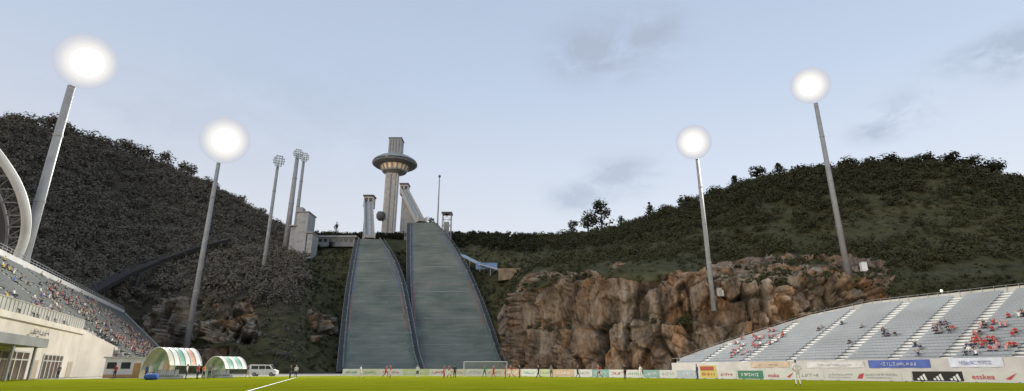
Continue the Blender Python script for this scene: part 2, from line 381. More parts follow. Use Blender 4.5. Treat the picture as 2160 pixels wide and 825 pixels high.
# ------------------------------------------------------------------ foliage
def foliage_mat(name, dark, midc, light):
    m, nt, b = newmat(name); N = nt.nodes; L = nt.links
    at = N.new('ShaderNodeAttribute'); at.attribute_name = 'tint'
    r = N.new('ShaderNodeValToRGB'); r.color_ramp.elements.new(.5)
    for e, (p, c) in zip(r.color_ramp.elements, ((.05, dark), (.5, midc), (.95, light))): e.position = p; e.color = c+(1,)
    L.new(at.outputs['Fac'], r.inputs['Fac']); L.new(r.outputs[0], b.inputs['Base Color']); b.inputs['Roughness'].default_value = .9
    b.inputs['Specular IOR Level'].default_value = .1
    return m
FM_L = foliage_mat('hazed_brown_foliage', (.108, .098, .078), (.142, .127, .100), (.178, .159, .122))  # leaf colour raised and warmed to stand in for haze
FM_R = foliage_mat('green_foliage', (.042, .044, .023), (.068, .070, .035), (.100, .099, .048))
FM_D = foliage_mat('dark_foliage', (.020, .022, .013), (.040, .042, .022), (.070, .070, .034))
def leaves(base, h, wd, tint, nl, ls, lumps=6, cone=False, low=.25):
    """base (n,3), heights, widths -> quads around lumpy crowns"""
    n = len(base); lp = rng.random((n, lumps)); ang = rng.random((n, lumps))*2*np.pi
    zz = low+(1-low-.12)*lp
    rad = (np.sqrt(rng.random((n, lumps)))*.55*np.sqrt(np.clip(1-((zz-.58)/.5)**2, .05, 1))) if not cone else .45*(1-zz)*rng.random((n, lumps))
    lc = np.stack([rad*np.cos(ang)*wd[:, None]*.5*1.3, rad*np.sin(ang)*wd[:, None]*.5*1.3, zz*h[:, None]], -1)
    lr = (wd[:, None]*.5)*(.38+.28*rng.random((n, lumps)))
    if cone: lr = wd[:, None]*.62*(1.02-zz)*(.6+.4*rng.random((n, lumps)))
    ti = np.repeat(np.arange(n), nl); li = rng.integers(0, lumps, n*nl)
    dv = rng.normal(size=(n*nl, 3)); dv /= np.linalg.norm(dv, axis=1, keepdims=True)
    c = base[ti]+lc[ti, li]+dv*(lr[ti, li]*(.6+.45*rng.random(n*nl)))[:, None]*np.array([1, 1, .8])
    nv = dv*.5+rng.normal(size=(n*nl, 3))*.2+np.array([0, -.2, .4]); nv /= np.linalg.norm(nv, axis=1, keepdims=True)
    a = np.cross(nv, rng.normal(size=(n*nl, 3))); a /= np.linalg.norm(a, axis=1, keepdims=True)+1e-9; bb = np.cross(nv, a)
    s = (ls*(.6+.8*rng.random(n*nl))*(wd[ti]/np.mean(wd)))[:, None]*.5
    V = np.stack([c-a*s-bb*s*.7, c+a*s*.8-bb*s*.9, c+a*s+bb*s*.7, c-a*s*.7+bb*s], 1).reshape(-1, 3)
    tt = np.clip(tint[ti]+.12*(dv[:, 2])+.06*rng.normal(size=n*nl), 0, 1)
    return V, np.repeat(tt, 4)
def leaf_obj(name, parts, m):
    V = np.concatenate([p[0] for p in parts]); t = np.concatenate([p[1] for p in parts])
    return npmesh(name, V, np.arange(len(V)).reshape(-1, 4), {'tint': t}, m)
va = T2[1:, :-1]-T2[:-1, :-1]; vb = T2[:-1, 1:]-T2[:-1, :-1]; area = np.linalg.norm(np.cross(va, vb), axis=2)
cp, crr, crk = PXG[:-1, :-1], RG[:-1, :-1], rockg[:-1, :-1]
pn = fbm(T2[:-1, :-1].reshape(-1, 3)/28, 3, 77).reshape(area.shape)
ldg = (ledge*(mask > .5)).reshape(nr, nc)[:-1, :-1]
def scatter(sel, spacing2, rmax=.35, dens=None):
    wgt = area*sel*(crk < rmax)
    if dens is not None: wgt = wgt*dens
    n = int(wgt.sum()/spacing2); p = (wgt/wgt.sum()).ravel()
    c = rng.choice(p.size, n, p=p); ii, jj = np.unravel_index(c, area.shape)
    u, v = rng.random((2, n)); b = T2[ii, jj]+va[ii, jj]*u[:, None]+vb[ii, jj]*v[:, None]
    return b, pn[ii, jj], crr[ii, jj]
inpx = (cp > -150) & (cp < 2330)
parts = []
b, t, rr_ = scatter(inpx & (cp < 640) & (crr > 1.55) & (crr < 5.12), 11)
h = 4.2+3*rng.random(len(b)); parts.append(leaves(b-np.array([0, 0, 1.2]), h, h*(1.0+.3*rng.random(len(b))), .2+.55*t+.12*(rng.random(len(b))-.5), 130, .58))
b, t, rr_ = scatter(inpx & (cp < 640) & (crr > .12) & (crr < 1.6), 8, .5)
h = 1.1+1.8*rng.random(len(b)); parts.append(leaves(b-np.array([0, 0, .5]), h, h*1.2, -.1+.35*t, 34, .45, 4, low=.1))
wl = leaf_obj('left_hill_wood', parts, FM_L); tag(wl, 'brownish wood covering the left hillside, haze put into its colour', 'forest', kind='stuff')
parts = []
b, t, rr_ = scatter(inpx & (cp >= 640) & (cp < 1130) & (crr > 3.7) & (crr < 5.12), 20, .35, 1-sm(cp, 738, 752)*(1-sm(cp, 940, 960))*(crr < 4.45))
h = 4.0+3*rng.random(len(b)); parts.append(leaves(b-np.array([0, 0, .8]), h, h*.9, .1+.35*t, 100, .7))
b, t, rr_ = scatter(inpx & (cp >= 640) & (cp < 1130) & (crr > .05) & (crr < 3.8), 8, .45)
h = .8+1.3*rng.random(len(b)); parts.append(leaves(b-np.array([0, 0, .4]), h, h*1.2, .3+.5*t, 26, .42, 4, low=.1))
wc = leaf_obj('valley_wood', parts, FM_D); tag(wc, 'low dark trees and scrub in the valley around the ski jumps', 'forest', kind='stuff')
parts = []
b, t, rr_ = scatter(inpx & (cp >= 1130) & (crr > 3.85) & (crr < 5.12), 17, .35, .3+.7*sm(crr+1.2*(pn-.5), 3.9, 4.4))
h = 4.4+3.4*rng.random(len(b)); parts.append(leaves(b-np.array([0, 0, 1.0]), h, h*(.95+.3*rng.random(len(b))), -.05+.4*t+.12*(rng.random(len(b))-.5), 110, .65))
b, t, rr_ = scatter(inpx & (cp >= 1130) & (crr > 2.2) & (crr < 4.1), 36, .35, .2+1.3*sm(pn, .46, .62))
h = 2.6+2.8*rng.random(len(b)); parts.append(leaves(b-np.array([0, 0, .7]), h, h*(1.1+.3*rng.random(len(b))), .05+.45*t, 90, .55))
b, t, rr_ = scatter(inpx & (cp >= 1130) & (crr > 1.9) & (crr < 4.1), 6, .4, .25+.9*sm(pn, .44, .62))
h = .7+1.4*rng.random(len(b)); parts.append(leaves(b-np.array([0, 0, .5]), h, h*1.4, .15+.6*t, 32, .42, 4, low=.1))
b, t, rr_ = scatter(inpx & (cp >= 1130) & (crr > .02) & (crr < 1.95), 6, .5)
h = 1.2+2.2*rng.random(len(b)); parts.append(leaves(b-np.array([0, 0, .5]), h, h*1.2, .1+.5*t, 44, .42, 4, low=.1))
b, t, rr_ = scatter(inpx & (cp >= 1060) & (cp < 1880) & (crr > .1) & (crr < 2.3), 4, 2, ldg)
h = .9+1.6*rng.random(len(b)); parts.append(leaves(b-np.array([0, 0, .4]), h, h*1.3, .1+.5*t, 44, .42, 4, low=.1))
b, t, rr_ = scatter(inpx & (cp >= 1060) & (cp < 1900) & (crr > 1.8) & (crr < 2.4), 9, 1.1, sm(pn, .40, .55))
h = .9+1.6*rng.random(len(b)); parts.append(leaves(b-np.array([0, 0, .4]), h, h*1.3, .1+.5*t, 44, .42, 4, low=.1))
wr = leaf_obj('right_hill_wood', parts, FM_R); tag(wr, 'olive green wood and scrub covering the right hillside', 'forest', kind='stuff')
bark = mat('bark', (.045, .035, .028), .95, .3, 2)
ORD = ['first', 'second', 'third', 'fourth', 'fifth', 'sixth', 'seventh', 'eighth', 'ninth', 'tenth', 'eleventh', 'twelfth', 'thirteenth', 'fourteenth', 'fifteenth', 'sixteenth']
ridge_row = int(np.where(rp == 5)[0][0])
def sky_tree(px, top, wpx, label, kind='leafy', m=FM_D, base=None, group=None):
    j = int(np.argmin(np.abs(cpx-px))); b0 = Vector(T2[ridge_row, j]) if base is None else base
    depth = b0.y*CT+b0.z*ST; ppm = F*.95/depth
    pyb = proj(b0)[1]; H = max(4, (pyb-top)/ppm*1.02); W = wpx/ppm
    t = thing(('pine_tree' if kind == 'pine' else 'leafy_tree'), label, 'tree', b0, group)
    lean = random.uniform(-.3, .3)
    mb = MB(); mb.tube([b0-Vector((0, 0, 1)), b0+Vector((lean, 0, H*.4)), b0+Vector((lean*1.5, .1, H*.9))], [H*.03, H*.02, H*.006], 7)
    for q in range(6):
        a = random.uniform(0, 6.28); z0 = H*random.uniform(.35, .7)
        mb.tube([b0+Vector((lean, 0, z0)), b0+Vector((lean+math.cos(a)*W*.35, math.sin(a)*W*.35, z0+H*.14))], [H*.012, H*.004], 5)
    mb.build('trunk', bark, t)
    V, tt = leaves(np.array([[lean, 0, 0]]), np.array([H]), np.array([W]), np.array([random.uniform(.1, .4)]), 620 if kind != 'pine' else 420, max(.36, W*.075), 15, kind == 'pine', .3 if kind != 'pine' else .12)
    c = npmesh('crown', V, np.arange(len(V)).reshape(-1, 4), {'tint': tt}, m); c.parent = t
    return t
for i, (px, top, wp) in enumerate(((18, 238, 40), (58, 246, 46), (100, 242, 44), (140, 262, 40), (182, 281, 44), (222, 294, 40), (262, 297, 46), (300, 307, 40), (345, 322, 38), (392, 346, 38), (440, 378, 34), (500, 412, 34), (545, 438, 30))):
    sky_tree(px, top, wp, 'leafy tree on the skyline of the left hill, %s from the left' % ORD[i], 'leafy', FM_L)
for px, top, wp, lab, kd in ((1272, 417, 46, 'tall dark tree, the taller of the pair in the dip of the skyline', 'leafy'), (1240, 437, 40, 'shorter bushy tree touching the left side of the tall pair tree', 'leafy'),
        (1210, 463, 26, 'small dark tree just left of the prominent pair on the skyline', 'leafy'), (1313, 455, 22, 'small round tree right of the prominent pair on the skyline', 'leafy'),
        (1372, 424, 34, 'pointed pine alone on the skyline left of the lit mast', 'pine'), (1407, 434, 28, 'small leafy tree right of the lone pointed pine', 'leafy'),
        (905, 457, 22, 'small dark tree at the top of the larger ski jump', 'leafy'), (706, 465, 18, 'small pointed pine behind the low grey gallery', 'pine')):
    sky_tree(px, top, wp, lab, kd)
for i, (px, top, wp, kd) in enumerate(((1452, 414, 36, 'leafy'), (1508, 396, 34, 'leafy'), (1552, 366, 34, 'pine'), (1600, 352, 36, 'leafy'), (1645, 341, 36, 'pine'), (1690, 352, 40, 'leafy'), (1738, 348, 34, 'leafy'), (1790, 338, 44, 'leafy'), (1838, 334, 44, 'leafy'), (1880, 330, 46, 'leafy'), (1925, 332, 40, 'leafy'), (1962, 324, 46, 'leafy'), (2005, 325, 50, 'leafy'), (2050, 332, 46, 'leafy'), (2098, 338, 50, 'leafy'), (2142, 368, 36, 'leafy'))):
    sky_tree(px, top, wp, '%s tree on the skyline of the right hill, %s from the left' % ('pointed' if kd == 'pine' else 'leafy', ORD[i]), kd)
# ------------------------------------------------------------------ ground and pitch
def grass_mat():
    m, nt, b = newmat('lit_turf'); N = nt.nodes; L = nt.links; tc = N.new('ShaderNodeTexCoord')
    n1 = N.new('ShaderNodeTexNoise'); n1.inputs['Scale'].default_value = .25; n1.inputs['Detail'].default_value = 8; L.new(tc.outputs['Object'], n1.inputs['Vector'])
    n2 = N.new('ShaderNodeTexNoise'); n2.inputs['Scale'].default_value = 9; n2.inputs['Detail'].default_value = 5; L.new(tc.outputs['Object'], n2.inputs['Vector'])
    r1 = N.new('ShaderNodeValToRGB'); r1.color_ramp.elements[0].position = .3; r1.color_ramp.elements[1].position = .7
    r1.color_ramp.elements[0].color = (.142, .162, .008, 1); r1.color_ramp.elements[1].color = (.192, .206, .012, 1); L.new(n1.outputs['Fac'], r1.inputs[0])
    r2 = N.new('ShaderNodeValToRGB'); r2.color_ramp.elements[0].position = .3; r2.color_ramp.elements[1].position = .7
    r2.color_ramp.elements[0].color = (.68, .68, .68, 1); r2.color_ramp.elements[1].color = (1.12, 1.12, 1.12, 1); L.new(n2.outputs['Fac'], r2.inputs[0])
    mu = N.new('ShaderNodeMixRGB'); mu.blend_type = 'MULTIPLY'; mu.inputs[0].default_value = 1; L.new(r1.outputs[0], mu.inputs[1]); L.new(r2.outputs[0], mu.inputs[2])
    wv = N.new('ShaderNodeTexWave'); wv.inputs['Scale'].default_value = .055; wv.inputs['Distortion'].default_value = .6; wv.bands_direction = 'Y'; L.new(tc.outputs['Object'], wv.inputs['Vector'])
    r3 = N.new('ShaderNodeValToRGB'); r3.color_ramp.elements[0].color = (.86, .86, .86, 1); r3.color_ramp.elements[0].position = .45; r3.color_ramp.elements[1].position = .55; L.new(wv.outputs['Fac'], r3.inputs[0])
    mu2 = N.new('ShaderNodeMixRGB'); mu2.blend_type = 'MULTIPLY'; mu2.inputs[0].default_value = 1; L.new(mu.outputs[0], mu2.inputs[1]); L.new(r3.outputs[0], mu2.inputs[2])
    L.new(mu2.outputs[0], b.inputs['Base Color']); b.inputs['Roughness'].default_value = 1; b.inputs['Specular IOR Level'].default_value = 0
    bp = N.new('ShaderNodeBump'); bp.inputs['Strength'].default_value = .3; bp.inputs['Distance'].default_value = .05; L.new(n2.outputs['Fac'], bp.inputs['Height']); L.new(bp.outputs[0], b.inputs['Normal'])
    return m
g = MB(); g.quad((-4000, -600, -.03), (4000, -600, -.03), (4000, 5000, -.03), (-4000, 5000, -.03))
g.build('ground', mat('asphalt_and_dirt', (.20, .19, .16), .95, .25, .12, .1))['kind'] = 'structure'
BPX = [300, 720, 1060, 1500, 2160, 2400]; BPY = [794.5, 792.6, 793.2, 799, 808, 811.5]
def bbase(px): return G(px, float(np.interp(px, BPX, BPY)))
pl = [Vector((-90, -40, 0)), Vector((90, -40, 0)), G(2600, 815), bbase(2160), bbase(1500), bbase(1060), bbase(720), G(560, 794), G(330, 797.5), G(0, 801), G(-300, 806)]
m_ = MB(); m_.quad(*[Vector((p.x, p.y, 0)) for p in pl]); m_.build('pitch', grass_mat())['kind'] = 'structure'
chalk = mat('chalk_line', (.75, .77, .72), .9, .1, 3)
la, lb = G(530, 823), G(622, 797); dl = (lb-la).normalized(); sdv = Vector((-dl.y, dl.x, 0))*.07
m_ = MB(); a = la-dl*20; e = lb+dl*6
m_.quad(*[p+Vector((0, 0, .005)) for p in (a-sdv, a+sdv, e+sdv, e-sdv)])
m_.build('touchline', chalk)['kind'] = 'structure'
m_ = MB(); a, e = lb+dl*6, Vector((14, 101.5, 0)); dd = (e-a).normalized(); sv = Vector((-dd.y, dd.x, 0))*.1
m_.quad(*[p+Vector((0, 0, .009)) for p in (a-sv, e-sv, e+sv, a+sv)]); m_.build('goal_line', chalk)['kind'] = 'structure'
# ------------------------------------------------------------------ ski jumps
def slope_mat():
    m, nt, b = newmat('green_plastic_matting'); N = nt.nodes; L = nt.links; tc = N.new('ShaderNodeTexCoord')
    mp = N.new('ShaderNodeMapping'); mp.inputs['Scale'].default_value = (.08, .42, .42); L.new(tc.outputs['Object'], mp.inputs[0])
    n1 = N.new('ShaderNodeTexNoise'); n1.inputs['Scale'].default_value = 1; n1.inputs['Detail'].default_value = 8; n1.inputs['Roughness'].default_value = .74; L.new(mp.outputs[0], n1.inputs['Vector'])
    r1 = N.new('ShaderNodeValToRGB'); r1.color_ramp.elements.new(.5)
    for e, (p, c) in zip(r1.color_ramp.elements, ((.26, (.120, .142, .126)), (.5, (.162, .184, .164)), (.76, (.235, .252, .230)))): e.position = p; e.color = c+(1,)
    L.new(n1.outputs['Fac'], r1.inputs[0])
    n2 = N.new('ShaderNodeTexNoise'); n2.inputs['Scale'].default_value = .07; n2.inputs['Detail'].default_value = 7; L.new(tc.outputs['Object'], n2.inputs['Vector'])
    r2 = N.new('ShaderNodeValToRGB'); r2.color_ramp.elements[0].position = .3; r2.color_ramp.elements[1].position = .7; r2.color_ramp.elements[0].color = (.70, .73, .72, 1); r2.color_ramp.elements[1].color = (1.18, 1.12, 1.06, 1); L.new(n2.outputs['Fac'], r2.inputs[0])
    mu = N.new('ShaderNodeMixRGB'); mu.blend_type = 'MULTIPLY'; mu.inputs[0].default_value = 1; L.new(r1.outputs[0], mu.inputs[1]); L.new(r2.outputs[0], mu.inputs[2])
    L.new(mu.outputs[0], b.inputs['Base Color']); b.inputs['Roughness'].default_value = .95; b.inputs['Specular IOR Level'].default_value = .05; return m
SLM = slope_mat()
redm = mat('red_line', (.21, .125, .115), .8, .3, .4); bluem = mat('blue_line', (.115, .14, .20), .8, .3, .4); greenm = mat('green_line', (.10, .17, .13), .8, .3, .4)
crossm = mat('faded_red_line', (.205, .170, .152), .8, .25, .3); cross2 = mat('faded_seam', (.115, .134, .122), .8, .25, .3); cross3 = mat('pale_seam', (.225, .242, .222), .8, .2, .3)
def ski_jump(tab, label, intop, inw, house_w, hw_):
    tab = np.array(tab, float); Ys = np.linspace(tab[0, 0], tab[-1, 0], 46)
    def cs(c):
        y = tab[:, 0]; v = tab[:, c]; m = np.gradient(v, y); o = []
        for q in Ys:
            i = min(max(int(np.searchsorted(y, q)-1), 0), len(y)-2); hh = y[i+1]-y[i]; t = (q-y[i])/hh
            o.append((2*t**3-3*t*t+1)*v[i]+(t**3-2*t*t+t)*hh*m[i]+(-2*t**3+3*t*t)*v[i+1]+(t**3-t*t)*hh*m[i+1])
        return o
    Z, Lx, Rx = cs(1), cs(2), cs(3)
    A = [Vector((Xat(l, y, z), y, z)) for l, y, z in zip(Lx, Ys, Z)]; B = [Vector((Xat(r, y, z), y, z)) for r, y, z in zip(Rx, Ys, Z)]
    t = thing('ski_jump', label, 'ski jump', (A[0]+B[0])/2)
    mb = MB()
    for i in range(45):
        for k in range(8):
            f0, f1 = k/8, (k+1)/8
            mb.quad(A[i].lerp(B[i], f0), A[i].lerp(B[i], f1), A[i+1].lerp(B[i+1], f1), A[i+1].lerp(B[i+1], f0))
    ls_ = mb.build('landing_slope', SLM, t)
    rr = random.Random(int(hw_*10))
    for i in range(2, 44):
        kind = (crossm if 10 < i < 27 and i % 5 == 0 else cross3 if i % 7 == 2 else cross2 if i % 6 == 4 else None)
        if kind is None: continue
        mb = MB(); u = Vector((0, 0, .05)); f = rr.uniform(.08, .2)
        a0, a1 = A[i]+u, A[i].lerp(A[i+1], f)+u; b0_, b1_ = B[i]+u, B[i].lerp(B[i+1], f)+u; l0, l1 = rr.uniform(.03, .25), rr.uniform(.7, .97)
        mb.quad(a0.lerp(b0_, l0), a0.lerp(b0_, l1), a1.lerp(b1_, l1), a1.lerp(b1_, l0)); mb.build('cross_line', kind, ls_)
    for E, s in ((A, -1), (B, 1)):
        mb = MB(); mr = MB(); ms = MB()
        for i in range(45):
            o = Vector((s*.45, 0, 0)); u = Vector((0, 0, 1.15)); dn = Vector((0, 0, -4))
            mb.quad(E[i]+u, E[i+1]+u, E[i+1]+dn, E[i]+dn); mb.quad(E[i]+u+o, E[i+1]+u+o, E[i+1]+dn+o, E[i]+dn+o); mb.quad(E[i]+u, E[i+1]+u, E[i+1]+u+o, E[i]+u+o)
            o2 = Vector((s*2.4, 0, 0)); d1 = Vector((0, 0, -.3))
            ms.quad(E[i]+o+d1, E[i+1]+o+d1, E[i+1]+o2+d1, E[i]+o2+d1); ms.quad(E[i]+o2+d1, E[i+1]+o2+d1, E[i+1]+o2+dn, E[i]+o2+dn)
            mr.beam(E[i]+o2+Vector((0, 0, .8)), E[i+1]+o2+Vector((0, 0, .8)), .09); mr.beam(E[i]+o2+d1, E[i]+o2+Vector((0, 0, .8)), .08)
        mb.build('side_wall', mat('grey_side_board', (.14, .15, .15), .7, .2, .4), t)
        ms.build('side_stairway', mat('dark_grating', (.05, .055, .06), .8, .3, .8), t)
        mr.build('handrail', steel, t)
        for i0, i1, mm in ((4, 14, greenm), (14, 26, redm), (26, 42, bluem)):
            ml = MB()
            for i in range(i0, i1):
                C, D = E[i], E[i+1]; off = Vector((-s*.8, 0, .08)); o3 = Vector((-s*1.6, 0, .08)); ml.quad(C+off, D+off, D+o3, C+o3)
            ml.build('marking_line', mm, t)
    for i in range(8, 44, 4):
        for E, s in ((A, -1), (B, 1)):
            mb = MB(); mb.box(E[i]+Vector((s*.2, -.3, 1.65)), (.6, .1, .6)); mb.beam(E[i]+Vector((s*.2, -.22, 1.0)), E[i]+Vector((s*.2, -.22, 1.5)), .08)
            mb.build('distance_marker', mat('marker_board', (.22, .24, .25), .6, .2, 1), t)
    ta = (A[-1]+B[-1])/2+Vector((0, 1.5, 2.2)); tb = Vector(intop); ax = (tb-ta).normalized(); sx = ax.cross(Vector((0, 0, 1))).normalized(); up = sx.cross(ax)
    mb = MB(); kn = ta+Vector(((tb-ta).x*.12, (tb-ta).y*.12, 1.0))
    mb.beam(ta, kn, inw, 1.6); mb.beam(kn, tb, inw, 1.6); mb.build('inrun_deck', concrete, t)
    for s in (-1, 1):
        mb = MB(); o = sx*s*(inw/2+.18)+up*.7; mb.beam(ta+o, kn+o, .35, 3.6); mb.beam(kn+o, tb+o, .35, 3.6); mb.build('inrun_wall', offwhite, t)
    for s in (-.28, .28):
        mb = MB(); mb.beam(kn+sx*s*inw+up*.84, tb+sx*s*inw+up*.84, .5, .06); mb.build('track', mat('inrun_track', (.2, .22, .23), .5, .2, 1), t)
    for q in (.3, .62, .92):
        p = kn.lerp(tb, q); gz = tz(p.x, p.y); mb = MB()
        mb.box((p.x, p.y, (p.z-1.5+gz-4)/2), (inw*.75, 2.6, p.z-1.5-gz+4)); mb.build('support_pier', towergrey, t)
    mb = MB(); c = tb+Vector((0, 3, 1.0)); mb.box(c, (house_w, 7, 8)); hs = mb.build('start_house', offwhite, t)
    mb = MB(); mb.box(c+Vector((0, -.2, 4.5)), (house_w+1.0, 8.5, 1.0)); mb.build('roof', darksteel, hs)
    for q in (-.25, .25):
        mb = MB(); mb.box(c+Vector((q*house_w, -3.52, 1.2)), (house_w*.36, .1, 3.0)); mb.build('window', glass_dark, hs)
    return A, B
zl = lambda py, Y: CH+ratio(py)*Y
AL, BL = ski_jump([(205, .8, 724, 882), (222, 7, 726, 872), (240, 17, 730, 864), (260, 29.5, 735, 855), (279, 43, 741, 845), (300, 59, 749, 828), (320, 76, 757, 800)],
    'smaller left ski jump with a grey green landing slope and short white in-run', P(777, 428, 388), 5.6, 7.0, 1.1)
AR, BR = ski_jump([(212, .8, 888, 1062), (232, 8, 878, 1045), (250, 18, 872, 1030), (272, 33, 869, 1009), (295, 51, 867, 984), (320, 72, 866, 952), (345, 93, 866, 914)],
    'larger right ski jump with a wide grey green landing slope and tall slanted in-run', P(852, 402, 414), 5.2, 6.4, 2.3)
# ------------------------------------------------------------------ observation tower
ty = 430.0; rimz = zl(347, ty); tx = Xat(833, ty, rimz); gz = tz(tx, ty)-3
t = thing('observation_tower', 'tall grey tower with a saucer shaped lookout and lit underside', 'tower', (tx, ty, gz))
mb = MB(); mb.box((tx-1.2, ty, (gz+rimz-7)/2), (7.2, 9, rimz-7-gz)); mb.build('shaft', concrete, t)
for xx in (tx-5.6, tx+3.2):
    mb = MB(); mb.box((xx, ty-.8, (gz+rimz-9)/2), (1.4, 6, rimz-9-gz)); mb.build('shaft_rib', offwhite, t)
mb = MB(); mb.box((tx-1.2, ty-4.53, (gz+rimz-7)/2), (1.4, .1, (rimz-gz)*.8)); mb.build('shaft_window', mat('grey_glass', (.16, .175, .19), .3, .2, .3), t)
mb = MB(); mb.lathe([(4.5, 8.6), (7, 8.4), (8.2, 7.2), (14, 5.0), (17.6, 2.6), (18.6, 1.2), (18.6, -.4), (17.4, -1.3), (11.6, -2.2)], (tx, ty, rimz), 56); saucer = mb.build('saucer', mat('saucer_cladding', (.26, .275, .29), .6, .12, .2), t, True)
mb = MB(); mb.lathe([(18.75, .9), (18.75, -.1)], (tx, ty, rimz), 56); mb.build('window_band', glass_dark, saucer)
mb = MB(); mb.lathe([(11.4, -2.2), (9.2, -6.2)], (tx, ty, rimz), 40); mb.build('lit_gallery', warmlit, t)
mb = MB(); mb.lathe([(9.8, -6.0), (9.8, -7.2), (4.2, -9.4)], (tx, ty, rimz), 40); mb.build('gallery_floor', towergrey, t)
for k in range(16):
    a = 2*math.pi*k/16; mb = MB(); mb.beam((tx+11.7*math.cos(a), ty+11.7*math.sin(a), rimz-2.1), (tx+9.6*math.cos(a), ty+9.6*math.sin(a), rimz-6.4), 1.3); mb.build('gallery_mullion', towergrey, t)
nz = zl(297, ty); mb = MB(); mb.box((tx, ty, (rimz+8+nz)/2), (10.5, 10.5, nz-rimz-8)); nk = mb.build('neck', mat('neck_cladding', (.30, .315, .33), .7, .15, .3), t)
for q in (-3.6, -1.2, 1.2, 3.6):
    mb = MB(); mb.box((tx+q, ty-5.32, (rimz+8.5+nz)/2), (1.0, .12, (nz-rimz-8)*.8)); mb.build('louvre', mat('louvre_grey', (.16, .17, .18), .7, .2, 1), nk)
mb = MB(); mb.box((tx, ty, nz+.4), (11.4, 11.4, .8)); mb.build('cap', darksteel, nk)
mb = MB(); mb.lathe([(.2, 4), (2.6, 3.4), (3.6, 1.2), (3.4, -1.6), (1.8, -3.6), (.2, -4)], P(803, 456, 425), 20); mb.build('side_pod', mat('pod_grey', (.12, .125, .13), .7, .2, .5), t, True)
# ------------------------------------------------------------------ floodlight masts
def mast(pb, pt, Y, r0, r1, D, label, lit=True, embed=4, power=0, group=None, cols=10):
    zb = zl(pb[1], Y); zt = zl(pt[1], Y); xb = Xat((pb[0]), Y, zb); xt = Xat(pt[0], Y, zt); x = (xb+xt)/2
    z0 = zb-embed
    t = thing('floodlight_mast', label, 'floodlight', (x, Y, z0), group)
    mb = MB(); mb.tube([(x, Y, z0), (x, Y, z0+(zt-z0)*.5), (x, Y, zt)], [r0, (r0+r1)/2, r1], 16); pole = mb.build('pole', steel, t, True)
    for q in (.3, .55, .8):
        mb = MB(); mb.tube([(x, Y, z0+(zt-z0)*q-.25), (x, Y, z0+(zt-z0)*q+.25)], (r0+(r1-r0)*q)*1.12, 16); mb.build('flange', steel, pole)
    aim = (Vector((0, 55, 0))-Vector((x, Y, zt))).normalized(); rt = aim.cross(Vector((0, 0, 1))).normalized(); up = rt.cross(aim)
    hz = Vector((aim.x, aim.y, 0)).normalized()
    c = Vector((x, Y, zt+D*.41))+hz*(D*.24+1.2); spc = D/cols; lampr = spc*.46
    fr = MB(); pos = []
    for j in range(cols):
        v = (j-(cols-1)/2)*spc; half = math.sqrt(max(0, (D*.5)**2-v*v)); nn_ = max(2, int(round(2*half/spc)))
        for i in range(nn_):
            u = (i-(nn_-1)/2)*(2*half/nn_); pos.append(c+rt*u+up*v)
        fr.beam(c+up*v-rt*half*.85-aim*.5, c+up*v+rt*half*.85-aim*.5, .22)
    for s in (-.25, .25): fr.beam(c+rt*s*D-up*D*.38-aim*.6, c+rt*s*D+up*D*.38-aim*.6, .3)
    fr.beam(Vector((x, Y, zt-.6)), c-aim*.6, r1*1.2)
    hd = fr.build('lamp_rack', darksteel if lit else steel, t)
    if lit:
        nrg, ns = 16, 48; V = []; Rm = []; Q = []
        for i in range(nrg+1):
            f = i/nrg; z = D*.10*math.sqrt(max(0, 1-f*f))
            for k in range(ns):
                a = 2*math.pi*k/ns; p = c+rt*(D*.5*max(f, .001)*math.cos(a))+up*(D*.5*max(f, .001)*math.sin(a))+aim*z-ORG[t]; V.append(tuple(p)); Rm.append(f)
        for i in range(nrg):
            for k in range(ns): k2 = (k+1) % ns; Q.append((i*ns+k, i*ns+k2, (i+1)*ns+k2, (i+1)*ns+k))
        o = npmesh('lamp_glow_dome', np.array(V), np.array(Q), {'rim': np.array(Rm)}, LAMPM, True); o.parent = hd; ORG[o] = ORG[t]  # added oversize dome, stands in for the glow around the lamps
    else:
        lm = MB(); pr = [(lampr*.55, -.5), (lampr, -.1), (lampr, .0), (lampr*.8, .16), (lampr*.4, .26), (.01, .3)]; n = 10
        for rr, z in pr:
            for k in range(n):
                a = 2*math.pi*k/n; lm.v.append(rt*rr*math.cos(a)+up*rr*math.sin(a)+aim*z)
        for i in range(len(pr)-1):
            for k in range(n): k2 = (k+1) % n; lm.f.append((i*n+k, i*n+k2, (i+1)*n+k2, (i+1)*n+k))
        me = bpy.data.meshes.new('lamp'); me.from_pydata([tuple(v) for v in lm.v], [], lm.f); me.materials.append(lens_off)
        for p in pos[:100]:
            o = bpy.data.objects.new('lamp', me); col.objects.link(o); o.parent = hd; o.location = p-ORG[t]
    if lit and power:
        sp = bpy.data.lights.new('floodlight_beam', 'SPOT'); sp.energy = power; sp.spot_size = math.radians(95); sp.spot_blend = .7; sp.shadow_soft_size = D*.35; sp.color = (1, .96, .86)
        s = bpy.data.objects.new('floodlight_beam', sp); col.objects.link(s); s.parent = t; s.location = c+aim*(D*.12+2)-ORG[t]
        s.rotation_euler = (-aim).to_track_quat('Z', 'Y').to_euler()
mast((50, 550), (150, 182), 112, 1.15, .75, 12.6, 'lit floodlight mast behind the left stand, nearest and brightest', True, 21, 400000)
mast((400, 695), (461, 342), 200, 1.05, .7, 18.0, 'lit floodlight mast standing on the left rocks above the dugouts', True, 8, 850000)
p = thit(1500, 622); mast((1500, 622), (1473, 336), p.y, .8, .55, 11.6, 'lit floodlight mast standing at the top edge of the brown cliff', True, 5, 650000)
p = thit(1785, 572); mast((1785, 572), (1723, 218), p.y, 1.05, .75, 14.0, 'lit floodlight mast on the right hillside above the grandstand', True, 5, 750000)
mast((551, 588), (587, 352), 262, 1.0, .7, 6.0, 'unlit floodlight mast standing alone in front of the left hill', False, 8, cols=5)
